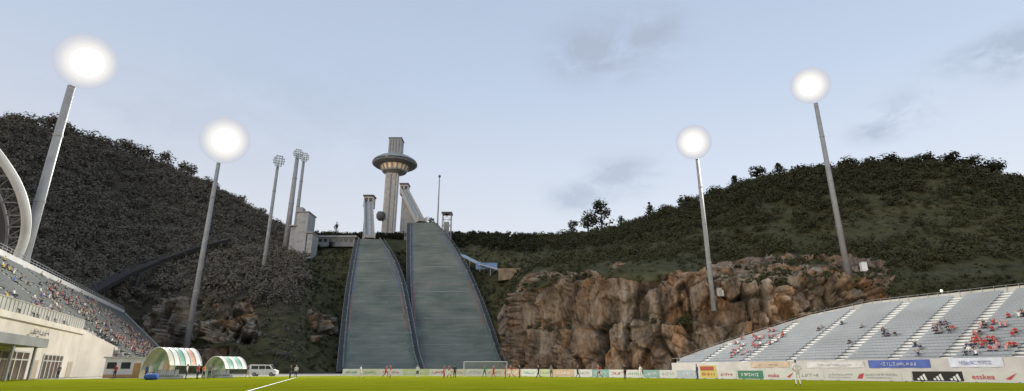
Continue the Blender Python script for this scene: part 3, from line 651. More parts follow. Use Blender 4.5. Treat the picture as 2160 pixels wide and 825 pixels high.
mast((603, 525), (626, 335), 335, 2.0, 1.2, 6.5, 'unlit floodlight mast, the left of the twin masts behind the judges tower', False, 8, cols=5)
mast((622, 500), (639, 342), 350, 1.4, .9, 6.5, 'unlit floodlight mast, the right of the twin masts behind the judges tower', False, 18, cols=5)
pz = P(923, 470, 366); t = thing('weather_mast', 'thin grey pole with a small box on top beside the larger jump', 'mast', pz-Vector((0, 0, 6)))
mb = MB(); mb.tube([pz-Vector((0, 0, 6)), Vector((pz.x, 366, zl(374, 366)))], [.6, .35], 10); mb.build('pole', steel, t)
mb = MB(); mb.box((pz.x, 366, zl(372, 366)), (1.6, 1.2, 1.4)); mb.build('top_box', darksteel, t)
# ------------------------------------------------------------------ judges tower and gallery
Yj = 318.0
def bx(px0, px1, pyt, pyb, Y, dep, mb):
    z0, z1 = zl(pyb, Y), zl(pyt, Y); x0, x1 = Xat(px0, Y, (z0+z1)/2), Xat(px1, Y, (z0+z1)/2)
    mb.box(((x0+x1)/2, Y+dep/2, (z0+z1)/2), (x1-x0, dep, z1-z0)); return x0, x1, z0, z1
base = P(630, 542, Yj); t = thing('judges_tower', 'pale grey stepped judges tower left of the ski jumps', 'building', base)
for a0, a1, t0_, b0_, dep, off in ((622, 646, 448, 545, 12, 0), (646, 657, 492, 545, 10, .5), (610, 622, 478, 540, 9, 1)):
    mb = MB(); x0, x1, z0, z1 = bx(a0, a1, t0_, b0_, Yj+off, dep, mb); wl_ = mb.build('wall', mat('judge_wall', (.37, .38, .38), .8, .16, .3), t)
    mb = MB(); mb.box(((x0+x1)/2, Yj+dep/2, z1+.3), (x1-x0+.8, dep+1.5, .6)); mb.build('roof', towergrey, wl_)
    for q in range(2, 5):
        mb = MB(); zz = z0+(z1-z0)*(.18+.2*(q-1)); mb.box(((x0+x1)/2, Yj-.05+off, zz), ((x1-x0)*.5, .2, 1.0)); mb.build('window', mat('grey_glass', (.16, .175, .19)), wl_)
mb = MB(); bx(625, 638, 437, 448, Yj+3, 5, mb); mb.build('roof_cabin', towergrey, t)
base = P(710, 516, 340); t = thing('gallery_building', 'long low grey gallery between the judges tower and the left jump', 'building', base)
mb = MB(); bx(668, 748, 501, 520, 340, 8, mb); mb.build('wall', mat('gallery_wall', (.24, .245, .245), .8, .16, .3), t)
mb = MB(); bx(665, 752, 496.5, 500.5, 339, 11, mb); mb.build('roof', towergrey, t)
for k in range(7):
    mb = MB(); bx(672+k*10.8, 679+k*10.8, 504, 510, 339.8, .15, mb); mb.build('window', glass_dark, t)
b0 = P(940, 520, 352); t = thing('lift_tower', 'grey lattice lift tower right of the larger jump top', 'tower', b0-Vector((0, 0, 3)))
mb = MB(); x0, x1 = b0.x-2.6, b0.x+3.0; zb, zt = b0.z-3, zl(452, 352)
for xx in (x0, x1):
    for yy in (350, 355): mb.beam((xx, yy, zb), (xx, yy, zt), .45)
n = 6
for k in range(n):
    za, zc = zb+(zt-zb)*k/n, zb+(zt-zb)*(k+1)/n
    mb.beam((x0, 350, za), (x1, 350, zc), .25); mb.beam((x1, 350, za), (x0, 350, zc), .25); mb.beam((x0, 350, zc), (x1, 350, zc), .3)
mb.build('lattice_frame', steel, t)
mb = MB(); mb.box((b0.x, 353, (zb+zt)/2-3), (3.2, 3, (zt-zb)*.8)); mb.build('lift_shaft', towergrey, t)
mb = MB(); mb.box((b0.x+.2, 352.5, zt+.5), (7, 6.5, 1)); mb.build('platform', darksteel, t)
t0 = P(1012, 560, 312); t = thing('covered_stairway', 'blue and white covered stairway on the slope right of the jumps', 'stairway', t0)
c0, c1, c2 = P(972, 537, 318), P(1012, 557, 306), P(1058, 570, 292)
mb = MB(); mb.beam(c0, c1, 6, .5); mb.beam(c1, c2, 6, .5); mb.build('roof', mat('pale_blue_roof', (.34, .40, .48), .6, .15, .5), t)
mb = MB(); mb.box(c1+Vector((4, -3.5, -1.8)), (12, .2, 3.6)); mb.build('blue_panel', mat('blue_panel', (.13, .23, .42), .6, .2, .5), t)
for q in (0, .25, .5, .75, 1):
    mb = MB(); p = c0.lerp(c2, q); mb.beam(p-Vector((0, 2.6, 6)), p-Vector((0, 2.6, 0)), .3); mb.build('post', steel, t)
mb = MB(); mb.prism([P(1050, 566, 288), P(1108, 566, 284), P(1112, 585, 284), P(1052, 592, 288)], (0, 8, 0)); tag(mb.build('retaining_wall', mat('tan_stone', (.21, .165, .12), .9, .35, .4, .3)), 'tan stone retaining wall below the blue stairway', 'wall')
p = thit(1819, 570); t = thing('utility_cabinet', 'small bright white cabinet on the hillside beside the right mast', 'cabinet', p)
mb = MB(); mb.box((p.x, p.y-1, p.z+1.9), (2.0, 1.2, 3.2)); bo = mb.build('body', mat('bright_white_enamel', (.88, .9, .9), .4, .04, 1), t)
mb = MB(); mb.box((p.x, p.y-1, p.z+3.6), (2.3, 1.5, .2)); mb.build('lid', steel, bo)
mb = MB(); mb.box((p.x, p.y-1, p.z-.4), (1.7, 1.0, 1.3)); mb.build('plinth', concrete, t)
p = thit(1516, 622); t = thing('equipment_hut', 'little pale hut at the foot of the mast on the cliff edge', 'hut', p)
mb = MB(); mb.box((p.x, p.y-1, p.z+1.0), (2.0, 2.0, 2.6)); mb.build('wall', palecon, t)
mb = MB(); mb.box((p.x, p.y-1, p.z+2.4), (2.4, 2.5, .2)); mb.build('roof', darksteel, t)
mb = MB(); mb.box((p.x, p.y-2.03, p.z+.7), (.8, .06, 1.8)); mb.build('door', steel, t)
rampts = [P(185, 622, 196), P(255, 584, 222), P(330, 553, 248), P(408, 526, 268), P(482, 507, 288)]
t = thing('inclined_ramp', 'dark elevated ramp climbing the left hillside behind the masts', 'ramp', rampts[0])
mb = MB(); mr = MB()
for a, b_ in zip(rampts[:-1], rampts[1:]):
    mb.beam(a, b_, 4.0, 1.6); mr.beam(a+Vector((0, -1.9, 1.9)), b_+Vector((0, -1.9, 1.9)), .18)
    for q in (0, .33, .66):
        p = a.lerp(b_, q); mr.beam(p+Vector((0, -1.9, .6)), p+Vector((0, -1.9, 1.9)), .12)
    p = a.lerp(b_, .5); gz = tz(p.x, p.y); mp_ = MB(); mp_.tube([(p.x, p.y, min(gz, p.z-9)-2), p], .55, 8); mp_.build('post', darksteel, t)
mb.build('deck', mat('dark_timber_deck', (.028, .024, .021), .95, .2, .3), t); mr.build('handrail', darksteel, t)
# ------------------------------------------------------------------ people
skinm = [mat('skin_%s' % n, c, .6, .08, 6) for n, c in (('light', (.55, .36, .27)), ('tan', (.45, .28, .20)))]
hairm = mat('black_hair', (.015, .012, .01), .6, .3, 8)
def cl(name, c): return mat('cloth_'+name, c, .85, .18, 5)
CL = {'red': cl('red', (.36, .04, .04)), 'white': cl('white', (.70, .70, .68)), 'black': cl('black', (.018, .018, .022)), 'navy': cl('navy', (.03, .04, .09)), 'blue': cl('blue', (.06, .14, .45)), 'grey': cl('grey', (.22, .22, .23)),
      'yellow': cl('yellow', (.62, .42, .05)), 'orange': cl('orange', (.6, .2, .05)), 'green': cl('green', (.06, .22, .10)), 'beige': cl('beige', (.42, .36, .28)), 'pink': cl('pink', (.50, .26, .28)), 'brown': cl('brown', (.14, .09, .06))}
def person_mesh(pose, fingers=True):
    up = pose not in ('sit', 'sit_lean', 'sit_cheer')
    J = {'pel': (0, 0, .95), 'spi': (0, 0, 1.14), 'che': (0, .01, 1.34), 'nek': (0, 0, 1.50), 'hb': (0, -.01, 1.58)}
    for s, S in ((1, 'L'), (-1, 'R')):
        J.update({'sh'+S: (s*.185, .01, 1.42), 'el'+S: (s*.25, .03, 1.14), 'wr'+S: (s*.26, -.05, .90), 'ha'+S: (s*.255, -.07, .83), 'hi'+S: (s*.095, 0, .90), 'kn'+S: (s*.11, -.02, .50), 'an'+S: (s*.12, .02, .09), 'to'+S: (s*.15, -.15, .045)})
    if pose == 'walk': J.update(knL=(.1, -.17, .52), anL=(.1, -.27, .10), toL=(.11, -.44, .06), knR=(-.1, .05, .50), anR=(-.1, .30, .15), toR=(-.1, .17, .045), elL=(.25, .16, 1.17), wrL=(.24, .14, .92), haL=(.24, .12, .85), elR=(-.25, -.08, 1.16), wrR=(-.23, -.25, .97), haR=(-.22, -.30, .92))
    if pose == 'run': J.update(knL=(.1, -.33, .62), anL=(.1, -.22, .24), toL=(.1, -.38, .17), knR=(-.1, .12, .50), anR=(-.1, .45, .26), toR=(-.1, .44, .09), elL=(.26, .24, 1.2), wrL=(.2, .06, 1.06), haL=(.18, -.01, 1.06), elR=(-.26, -.12, 1.17), wrR=(-.18, -.32, 1.25), haR=(-.16, -.38, 1.28), che=(0, -.06, 1.33), nek=(0, -.1, 1.49), hb=(0, -.13, 1.57), shL=(.185, -.05, 1.41), shR=(-.185, -.05, 1.41))
    if pose == 'hips':
        for s, S in ((1, 'L'), (-1, 'R')): J.update({'el'+S: (s*.37, .08, 1.2), 'wr'+S: (s*.21, -.03, 1.05), 'ha'+S: (s*.16, -.07, 1.02), 'kn'+S: (s*.14, -.02, .5), 'an'+S: (s*.18, .02, .09), 'to'+S: (s*.22, -.14, .045)})
    if pose == 'wide':
        for s, S in ((1, 'L'), (-1, 'R')): J.update({'el'+S: (s*.36, .02, 1.2), 'wr'+S: (s*.46, -.12, 1.02), 'ha'+S: (s*.49, -.17, .97), 'kn'+S: (s*.2, -.06, .5), 'an'+S: (s*.27, .02, .09), 'to'+S: (s*.33, -.13, .045)})
    if not up:
        J.update(pel=(0, .02, .55), spi=(0, .03, .74), che=(0, .03, .93), nek=(0, .01, 1.09), hb=(0, -.01, 1.17))
        if pose == 'sit_lean': J.update(spi=(0, -.03, .73), che=(0, -.12, .90), nek=(0, -.19, 1.05), hb=(0, -.22, 1.12))
        o = Vector(J['che'])-Vector((0, .01, 1.34))
        for s, S in ((1, 'L'), (-1, 'R')):
            J.update({'sh'+S: (s*.185, .01+o.y, 1.01 if pose != 'sit_lean' else .97), 'el'+S: (s*.25, -.06+o.y, .75), 'wr'+S: (s*.14, -.27, .67), 'ha'+S: (s*.11, -.34, .66), 'hi'+S: (s*.095, -.02, .53), 'kn'+S: (s*.13, -.43, .53), 'an'+S: (s*.12, -.44, .10), 'to'+S: (s*.14, -.6, .05)})
            if pose == 'sit_cheer': J.update({'el'+S: (s*.3, -.1, 1.2), 'wr'+S: (s*.25, -.12, 1.44), 'ha'+S: (s*.24, -.13, 1.51)})
    rad = {'pel': .14, 'spi': .135, 'che': .15, 'nek': .062, 'hb': .055, 'sh': .072, 'el': .047, 'wr': .031, 'ha': .036, 'hi': .10, 'kn': .062, 'an': .044, 'to': .042}
    E = [('pel', 'spi', 1), ('spi', 'che', 1), ('che', 'nek', 1), ('nek', 'hb', 0)]
    for S in 'LR': E += [('che', 'sh'+S, 1), ('sh'+S, 'el'+S, 1), ('el'+S, 'wr'+S, 7), ('wr'+S, 'ha'+S, 0), ('pel', 'hi'+S, 2), ('hi'+S, 'kn'+S, 2), ('kn'+S, 'an'+S, 4), ('an'+S, 'to'+S, 5)]
    if fingers:
        for S, s in (('L', 1), ('R', -1)):
            wv = Vector(J['wr'+S]); hv = Vector(J['ha'+S]); dv = (hv-wv).normalized(); sv = Vector((0, 1, 0)); sv = (sv-dv*sv.dot(dv))
            if sv.length < .1: sv = Vector((1, 0, 0))
            sv.normalize()
            for k, (off, ln) in enumerate(((-.03, .075), (-.01, .088), (.01, .082), (.03, .065))):
                nm = 'f%d%s' % (k, S); J[nm] = hv+sv*off*1.1+dv*ln*.9+Vector((-s*.012, 0, 0)); rad[nm] = .0095; E.append(('ha'+S, nm, 0))
            nm = 'th'+S; J[nm] = hv-sv*.06+dv*.03; rad[nm] = .011; E.append(('ha'+S, nm, 0))
    names = list(J); me = bpy.data.meshes.new('p'); me.from_pydata([tuple(J[n]) for n in names], [(names.index(a), names.index(b)) for a, b, _ in E], [])
    o = bpy.data.objects.new('p', me); col.objects.link(o); o.modifiers.new('s', 'SKIN')
    for i, n in enumerate(names):
        r = rad.get(n, rad.get(n[:2], .05)); d = me.skin_vertices[0].data[i]
        d.radius = (r, r*.72) if n in ('pel', 'spi', 'che') else (r, r); d.use_root = (n == 'pel')
    sb = o.modifiers.new('b', 'SUBSURF'); sb.levels = 1
    bpy.context.view_layer.update()
    bm_ = bpy.data.meshes.new_from_object(o.evaluated_get(bpy.context.evaluated_depsgraph_get())); bpy.data.objects.remove(o)
    V = [v.co.copy() for v in bm_.vertices]; Fc = [tuple(p.vertices) for p in bm_.polygons]; MI = []
    seg = [(Vector(J[a]), Vector(J[b]), k) for a, b, k in E]
    for f in Fc:
        c = sum((V[i] for i in f), Vector())/len(f); best = (9, 0)
        for a, b_, k in seg:
            dd = b_-a; tt = max(0, min(1, (c-a).dot(dd)/dd.length_squared)); q = (c-(a+dd*tt)).length
            if q < best[0]: best = (q, k)
        MI.append(best[1])
    hc = Vector(J['hb'])+Vector((0, -.012, .075)); b = len(V); nu, nv = 12, 9
    for j in range(nv+1):
        ph = math.pi*j/nv-math.pi/2
        for i in range(nu):
            a = 2*math.pi*i/nu-math.pi/2; x, y, z = math.cos(ph)*math.cos(a)*.076, math.cos(ph)*math.sin(a)*.095, math.sin(ph)*.118
            if z < -.02: x *= 1-.25*(-z-.02)/.1
            if i == 0 and j in (4, ): y -= .022
            V.append(hc+Vector((x, y, z)))
    for j in range(nv):
        for i in range(nu):
            f = (b+j*nu+i, b+j*nu+(i+1) % nu, b+(j+1)*nu+(i+1) % nu, b+(j+1)*nu+i); Fc.append(f)
            c = sum((V[q] for q in f), Vector())/4-hc; MI.append(3 if (c.z > .045 or (c.y > .015 and c.z > -.055)) else 0)
    def addbox(c, s, k):
        mbb = MB(); mbb.box(c, s); n0 = len(V); V.extend(mbb.v); Fc.extend(tuple(n0+i for i in f) for f in mbb.f); MI.extend([k]*6)
    for s in (-1, 1): addbox(hc+Vector((s*.03, -.086, .008)), (.022, .012, .012), 6); addbox(hc+Vector((s*.077, .005, -.005)), (.016, .03, .05), 0)
    addbox(hc+Vector((0, -.085, -.055)), (.04, .01, .01), 6)
    m2 = bpy.data.meshes.new('person'); m2.from_pydata([tuple(v) for v in V], [], Fc)
    for _ in range(8): m2.materials.append(black)
    m2.polygons.foreach_set('material_index', MI); m2.polygons.foreach_set('use_smooth', [True]*len(MI)); return m2
PM = {k: person_mesh(k) for k in ('stand', 'walk', 'run', 'hips', 'wide')}
for k in ('sit', 'sit_lean', 'sit_cheer'): PM[k] = person_mesh(k, False)
def pmats(shirt, pants, shorts, longsleeve):
    sk = random.choice(skinm); sh = CL[shirt]; pa = CL[pants]
    return [sk, sh, pa, hairm, CL[shorts] if shorts else pa, black, black, sh if longsleeve else sk]
def person(pose, loc, face, shirt, pants, label, group=None, shorts=None, longsleeve=False, sc=1.0, cat='person'):
    o = bpy.data.objects.new('person', PM[pose]); col.objects.link(o); o.location = loc
    o.rotation_euler = (0, 0, math.atan2(face[0], -face[1])); o.scale = (sc, sc, sc)
    for sl_, mm in zip(o.material_slots, pmats(shirt, pants, shorts, longsleeve)): sl_.link = 'OBJECT'; sl_.material = mm
    return tag(o, label, cat, group)
# ------------------------------------------------------------------ left grandstand
F0 = Vector((-54, 57, 0)); LD = Vector((-.42, .907, 0)).normalized(); LN = Vector((-.907, -.42, 0)).normalized()
def LS(s, w_, z): return F0+LD*s+LN*w_+Vector((0, 0, z))
t = thing('main_grandstand', 'cream and white main grandstand full of spectators on the left', 'grandstand', LS(0, 0, 0)); LST = t
NRL = 24; rd, rs_ = .667, .51
mb = MB()
def lbox(mb, s0, s1, w0, w1, z0, z1):
    c = LS((s0+s1)/2, (w0+w1)/2, (z0+z1)/2); mb.box(c, (s1-s0, abs(w1-w0), z1-z0), LD, LN)
send = lambda i: 126+i*1.3
stepc = mat('grey_step_concrete', (.30, .295, .28), .9, .18, .4)
for i in range(NRL): lbox(mb, -40, send(i), i*rd, i*rd+rd+.4, 7.3+i*rs_-.7, 7.3+i*rs_)
mb.build('terrace', stepc, t)
mb = MB()
for i in range(9): lbox(mb, 46, 108-i*1.5, -rd*(i+1), -rd*i+.1, 7.3-(i+1)*.48-.6, 7.3-(i+1)*.48)
mb.build('lower_terrace', stepc, t)
seatg = mat('grey_seat', (.15, .16, .155), .6, .15, .3)
AIS = [2, 16, 30, 44, 58, 72, 86, 100, 114]
def seat(mb, c, ux, un):
    mb.box(c+Vector((0, 0, .42)), (.56, .4, .06), ux, un); mb.box(c+un*.2+Vector((0, 0, .62)), (.52, .06, .4), ux, un)
bays = []
for q, (a, b_) in enumerate(zip(AIS, AIS[1:]+[170])):
    for i in range(NRL): bays.append((q, a+.8, min(b_-.8, send(i)-.5), i, 0))
    for i in range(9): bays.append((q, max(a+.8, 47), min(b_-.8, 107-i*1.5), i, 1))
bays.sort(key=lambda x: x[0]); cnt = 0; rest = MB()
for q, s0, s1, i, lw in bays:
    mb = MB(); s = s0+.28
    while s < s1:
        seat(mb, LS(s, -rd*(i+.6), 7.3-(i+1)*.48) if lw else LS(s, i*rd+.33, 7.3+i*rs_), LD, LN); s += .56
    if not mb.v: continue
    if cnt < 99: mb.build('seat_row', seatg, t); cnt += 1
    else:
        n0 = len(rest.v); rest.v += mb.v; rest.f += [tuple(n0+k for k in f) for f in mb.f]
rest.build('far_seat_rows', seatg, t)['kind'] = 'stuff'
for a in AIS:
    mb = MB()
    for i in range(NRL): lbox(mb, a-.5, a+.5, i*rd-.02, i*rd+.3, 7.3+i*rs_, 7.3+i*rs_+.22)
    mb.build('aisle_stair', palecon, t)
mb = MB(); lbox(mb, -40, 158, 16.3, 16.8, 12, 21.0); mb.build('rear_parapet', mat('soft_white_parapet', (.56, .55, .53), .75, .12, .3), t)
mb = MB()
for q in (21.5, 22.0): mb.beam(LS(-40, 16.5, q), LS(158, 16.5, q), .07)
s = -40
while s < 158: mb.beam(LS(s, 16.5, 21), LS(s, 16.5, 22), .07); s += 2
mb.build('rear_railing', steel, t)
mb = MB(); mb.prism([LS(126.5, 0, 6), LS(126.5+NRL*1.3, 16, 18.5), LS(126.5+NRL*1.3, 16, 20.2), LS(126.5, 0, 8.0)], LD*.5); mb.build('end_parapet', white, t)
mb = MB(); mb.prism([LS(-40, 0, 0), LS(38, 0, 0), LS(38, 0, 7.35), LS(-40, 0, 7.35)], LN*.4); fw = mb.build('front_wall', cream, t)
mb = MB(); mb.prism([LS(38, -.02, 0), LS(52, -5.6, 0), LS(52, -5.6, 3.6), LS(38, -.02, 7.35)], LN*.4); mb.build('stair_wall', cream, t)
mb = MB(); mb.prism([LS(52, -5.7, 0), LS(105, -5.7, 0), LS(105, -5.7, 3.2), LS(52, -5.7, 3.2)], LN*.4); mb.build('lower_front_wall', cream, t)
mb = MB(); mb.prism([LS(105, -5.7, 0), LS(125, 0, 0), LS(125, 0, 7.0), LS(105, -5.7, 3.2)], LN*.4); mb.build('lower_end_wall', cream, t)
mb = MB(); lbox(mb, -40, 38, -.35, .05, 6.6, 7.3); mb.build('cornice', cream, fw)
mb = MB(); lbox(mb, -40, 38, .08, .25, 7.35, 8.75); pp = mb.build('front_parapet', mat('grey_parapet', (.42, .405, .37), .7, .12, .5), t)
mb = MB(); s = -40
while s < 38: lbox(mb, s, s+.1, .0, .07, 7.36, 8.78); s += 1.2
lbox(mb, -40, 38, -.02, .28, 8.76, 8.84); mb.build('parapet_rib', palecon, pp)
for s0, s1, z1, n in ((2, 15.5, 3.1, 6), (21.3, 30, 3.0, 5)):
    mb = MB(); lbox(mb, s0, s1, -.06, .05, .02, z1); gl = mb.build('glazed_entrance', brownglass, fw)
    mb = MB()
    for k in range(n+1): q = s0+(s1-s0)*k/n; lbox(mb, q-.14, q+.14, -.14, .0, 0, z1+.05)
    lbox(mb, s0, s1, -.14, 0, z1, z1+.18); lbox(mb, s0, s1, -.12, 0, 2.2, 2.34); mb.build('frame', palecon, gl)
mb = MB(); lbox(mb, -14, 10.5, -3.0, .0, 3.6, 4.6); mb.build('entrance_canopy', mat('grey_canopy', (.25, .25, .25), .6, .15, .4), t)
for s in (-6, 1, 8):
    mb = MB(); mb.tube([LS(s, -2.6, 0), LS(s, -2.6, 3.6)], .16, 10); mb.build('canopy_post', steel, t)
mb = MB(); marks(mb, LS(13, -.38, 5.3), LD, (0, 0, 1), 7.0, .75, 3, 6, .03); mb.build('wall_lettering', mat('grey_lettering', (.16, .16, .17), .6, .1, 1), fw)
for s in (17.5, 33.5):
    mb = MB(); lbox(mb, s, s+2.4, -.05, .05, .0, 2.3); mb.build('service_door', mat('beige_door', (.40, .33, .24), .6, .15, .6), fw)
# roof arch
t = thing('stand_roof', 'curved white roof arch with dark trusses over the left stand', 'roof', LS(30, 14, 20))
arcp = [(24, 575, 104), (38, 540, 103), (52, 500, 102), (55, 455, 100), (41, 400, 98), (10, 345, 96), (-32, 295, 93), (-102, 245, 89), (-212, 205, 84)]
AP = [P(*a) for a in arcp]
def crv(pts, n=6):
    o = []
    for i in range(len(pts)-1):
        k0, k1, k2, k3 = pts[max(i-1, 0)], pts[i], pts[i+1], pts[min(i+2, len(pts)-1)]
        for j in range(n):
            q = j/n; o.append(.5*(2*k1+(k2-k0)*q+(2*k0-5*k1+4*k2-k3)*q*q+(3*k1-k0-3*k2+k3)*q**3))
    return o+[pts[-1]]
AC = crv(AP); mb = MB(); mb.tube(AC, [.78]*len(AC), 10); mb.build('arch_beam', mat('roof_white', (.52, .51, .49), .65, .12, .4), t, True)
inner = crv([P(px-34-.06*(575-py), py+8, Y+4) for px, py, Y in arcp])
trg = mat('truss_grey', (.16, .16, .165), .7, .15, .5)
mb = MB(); mb.tube(inner, .26, 8); mb.build('inner_chord', trg, t, True)
mb = MB()
for i in range(0, len(AC)-3, 3): mb.tube([AC[i], inner[i+1]], .13, 6); mb.tube([inner[i+1], AC[i+3]], .13, 6)
mb.build('truss_bars', trg, t)
mb = MB(); far = [p+Vector((-30, 8, 1)) for p in inner]
for i in range(len(AC)-1): mb.quad(inner[i], inner[i+1], far[i+1], far[i])
mb.build('roof_membrane', mat('dark_roof_underside', (.045, .045, .047), .9, .3, .2), t)
# ------------------------------------------------------------------ right grandstand
RA = Vector((53, 70, 0)); RD = Vector((-.43, .9, 0)).normalized(); RN = Vector((.9, .43, 0)).normalized()
def RS(s, w_, z): return RA+RD*s+RN*w_+Vector((0, 0, z))
Lx_s = [20, 30, 40, 46, 48.5]; Lx_w = [20.8, 17.6, 9.6, 4.4, 1.5]
def Lw(s): return float(np.interp(s, Lx_s, Lx_w))
def smax(w_): return float(np.interp(-w_, [-x for x in Lx_w], Lx_s)) if w_ < 20.8 else 20
t = thing('open_grandstand', 'open grandstand of pale grey seats on the right', 'grandstand', RS(0, 0, 0))
NR, RDp, RRs, RZ = 23, .9, .43, 1.95
def rbox(mb, s0, s1, w0, w1, z0, z1): mb.box(RS((s0+s1)/2, (w0+w1)/2, (z0+z1)/2), (s1-s0, abs(w1-w0), z1-z0), RD, RN)
mb = MB()
for i in range(NR): rbox(mb, -34, smax(i*RDp), i*RDp, i*RDp+RDp+.2, RZ+i*RRs-.55-.02*i, RZ+i*RRs)
mb.build('terrace', mat('dark_concrete', (.19, .20, .21), .9, .15, .5), t)  # darker grey than the other concrete
RAIS = [-30, -22, -14.8, -7.4, 0, 6.4, 13.9, 22.2, 31.5, 41]
seatb = mat('blue_grey_seat', (.275, .298, .318), .6, .12, .15)
cnt = 0; rest = MB(); blocks = list(zip(RAIS[2:-1], RAIS[3:]))+[(41, 49)]
for a, b_, i in [(a, b_, i) for a, b_ in blocks for i in range(NR)]:
    mb = MB(); s = a+.95; e = min(b_-.8, smax(i*RDp)-.4); k = 0
    while s < e: mb.box(RS(s, i*RDp+.45, RZ+i*RRs+.40), (.55, .42, .07), RD, RN); mb.box(RS(s, i*RDp+.68, RZ+i*RRs+.57), (.525, .06, .34), RD, RN); s += .54; k += 1
    if not k: continue
    if cnt < 99: mb.build('seat_row', seatb, t); cnt += 1
    else:
        n0 = len(rest.v); rest.v += mb.v; rest.f += [tuple(n0+q for q in f) for f in mb.f]
rest.build('far_seat_rows', seatb, t)['kind'] = 'stuff'
aisw = mat('aisle_white', (.62, .62, .60), .7, .08, .5)
for a in RAIS:
    mb = MB()
    for i in range(NR):
        if i*RDp < Lw(a)-.3:
            rbox(mb, a-.75, a+.75, i*RDp-.02, i*RDp+RDp*.5, RZ+i*RRs, RZ+i*RRs+.21); rbox(mb, a-.75, a+.75, i*RDp+RDp*.5, i*RDp+RDp+.02, RZ+i*RRs, RZ+i*RRs+.03)
    if mb.v: mb.build('aisle_stair', aisw, t)
mb = MB(); rbox(mb, -34, 48.5, -.35, 0.0, 0, 2.45); fwr = mb.build('front_wall', palecon, t)
mb = MB(); mb.beam(RS(-34, -.2, 3.3), RS(48.5, -.2, 3.3), .06); s = -34
while s < 48.5: mb.beam(RS(s, -.2, 2.45), RS(s, -.2, 3.3), .04); s += 1.5
mb.build('front_railing', steel, t)
mb = MB(); prev = None
for s in [-34, -20, -10, 0, 10, 20, 25, 30, 35, 40, 43, 46, 48.5]:
    wv_ = Lw(s)+.4; z = RZ+(Lw(s)/RDp-1)*RRs; p = RS(s, wv_, z)
    if prev is not None:
        mb.quad(prev+Vector((0, 0, 1.1)), p+Vector((0, 0, 1.1)), Vector((p.x, p.y, -.5)), Vector((prev.x, prev.y, -.5)))
    prev = p
mb.build('rear_wall', palecon, t)
mb = MB(); prev = None
for s in np.linspace(-34, 48.5, 56):
    p = RS(s, Lw(s)+.35, RZ+(Lw(s)/RDp-1)*RRs)
    mb.beam(p, p+Vector((0, 0, 1.4)), .04)
    if prev is not None: mb.beam(prev+Vector((0, 0, 1.4)), p+Vector((0, 0, 1.4)), .04)
    prev = p
mb.build('rear_railing', steel, t)
p = RS(9, Lw(9)+.6, RZ+NR*RRs); tl = thing('walkway_lamp', 'small white globe lamp on the top rail of the right stand', 'lamp', p)
mb = MB(); mb.tube([p, p+Vector((0, 0, 1.1))], .05, 8); mb.build('post', steel, tl)
mb = MB(); mb.lathe([(.02, -.22), (.15, -.16), (.21, 0), (.15, .16), (.02, .22)], p+Vector((0, 0, 1.25)), 14); mb.build('globe', mat('white_globe', (.9, .9, .86), .3, .02, 1, emit=.5), tl, True)
def s_of(px, z=1.9):
    best = None
    for s in np.linspace(-34, 60, 1900):
        q = proj(RS(s, -.4, z))[0]
        if best is None or abs(q-px) < best[0]: best = (abs(q-px), s)
    return best[1]
def banner(px0, px1, c, lc, label, z0, z1, seed, nm):
    sa_, sb_ = s_of(px0), s_of(px1)
    a, e = RS(sa_, -.42, 0), RS(sb_, -.42, 0); ux = (e-a).normalized(); ln = (e-a).length
    t = thing('cloth_banner', label, 'banner', a+Vector((0, 0, z0)))
    mb = MB(); n = 10
    for k in range(n):
        w0, w1 = -RN*.05*math.sin(k*1.7), -RN*.05*math.sin((k+1)*1.7)
        p0, p1 = a.lerp(e, k/n), a.lerp(e, (k+1)/n)
        mb.quad(p0+w0+Vector((0, 0, z0)), p1+w1+Vector((0, 0, z0)), p1+Vector((0, 0, z1)), p0+Vector((0, 0, z1)))
    mb.build('cloth', c, t)
    mb = MB(); marks(mb, a-RN*.09+ux*ln*.2+Vector((0, 0, z0+(z1-z0)*.3)), ux, (0, 0, 1), ln*.6, (z1-z0)*.38, seed, nm, .02); mb.build('lettering', lc, t)
wtx = mat('white_lettering', (.7, .7, .72), .6, .05, 1); gtx = mat('grey_print', (.30, .31, .33), .6, .1, 1); rtx = mat('red_print', (.45, .05, .07), .6, .1, 1)
banner(1832, 1962, mat('blue_banner_cloth', (.06, .10, .32), .7, .12, 1), mat('pale_blue_lettering', (.42, .46, .58), .6, .05, 1), 'blue banner with pale lettering on the right stand wall', 1.35, 2.35, 11, 11)
banner(2002, 2116, mat('pale_banner_cloth', (.56, .58, .64), .7, .1, 1), mat('blue_print', (.24, .28, .46), .6, .1, 1), 'white banner with blue lettering, right of the blue banner', 1.4, 2.45, 12, 9)
banner(1583, 1664, mat('orange_banner_cloth', (.46, .35, .24), .7, .12, 1), mat('pale_print', (.55, .5, .42), .6, .1, 1), 'faded orange banner on the wall of the right stand', 1.5, 2.35, 13, 8)
banner(1702, 1822, mat('white_banner_cloth', (.54, .53, .51), .7, .1, 1), mat('faint_print', (.40, .40, .41), .6, .1, 1), 'long white banner with faint grey lettering, left of the blue banner', 1.4, 2.2, 14, 13)
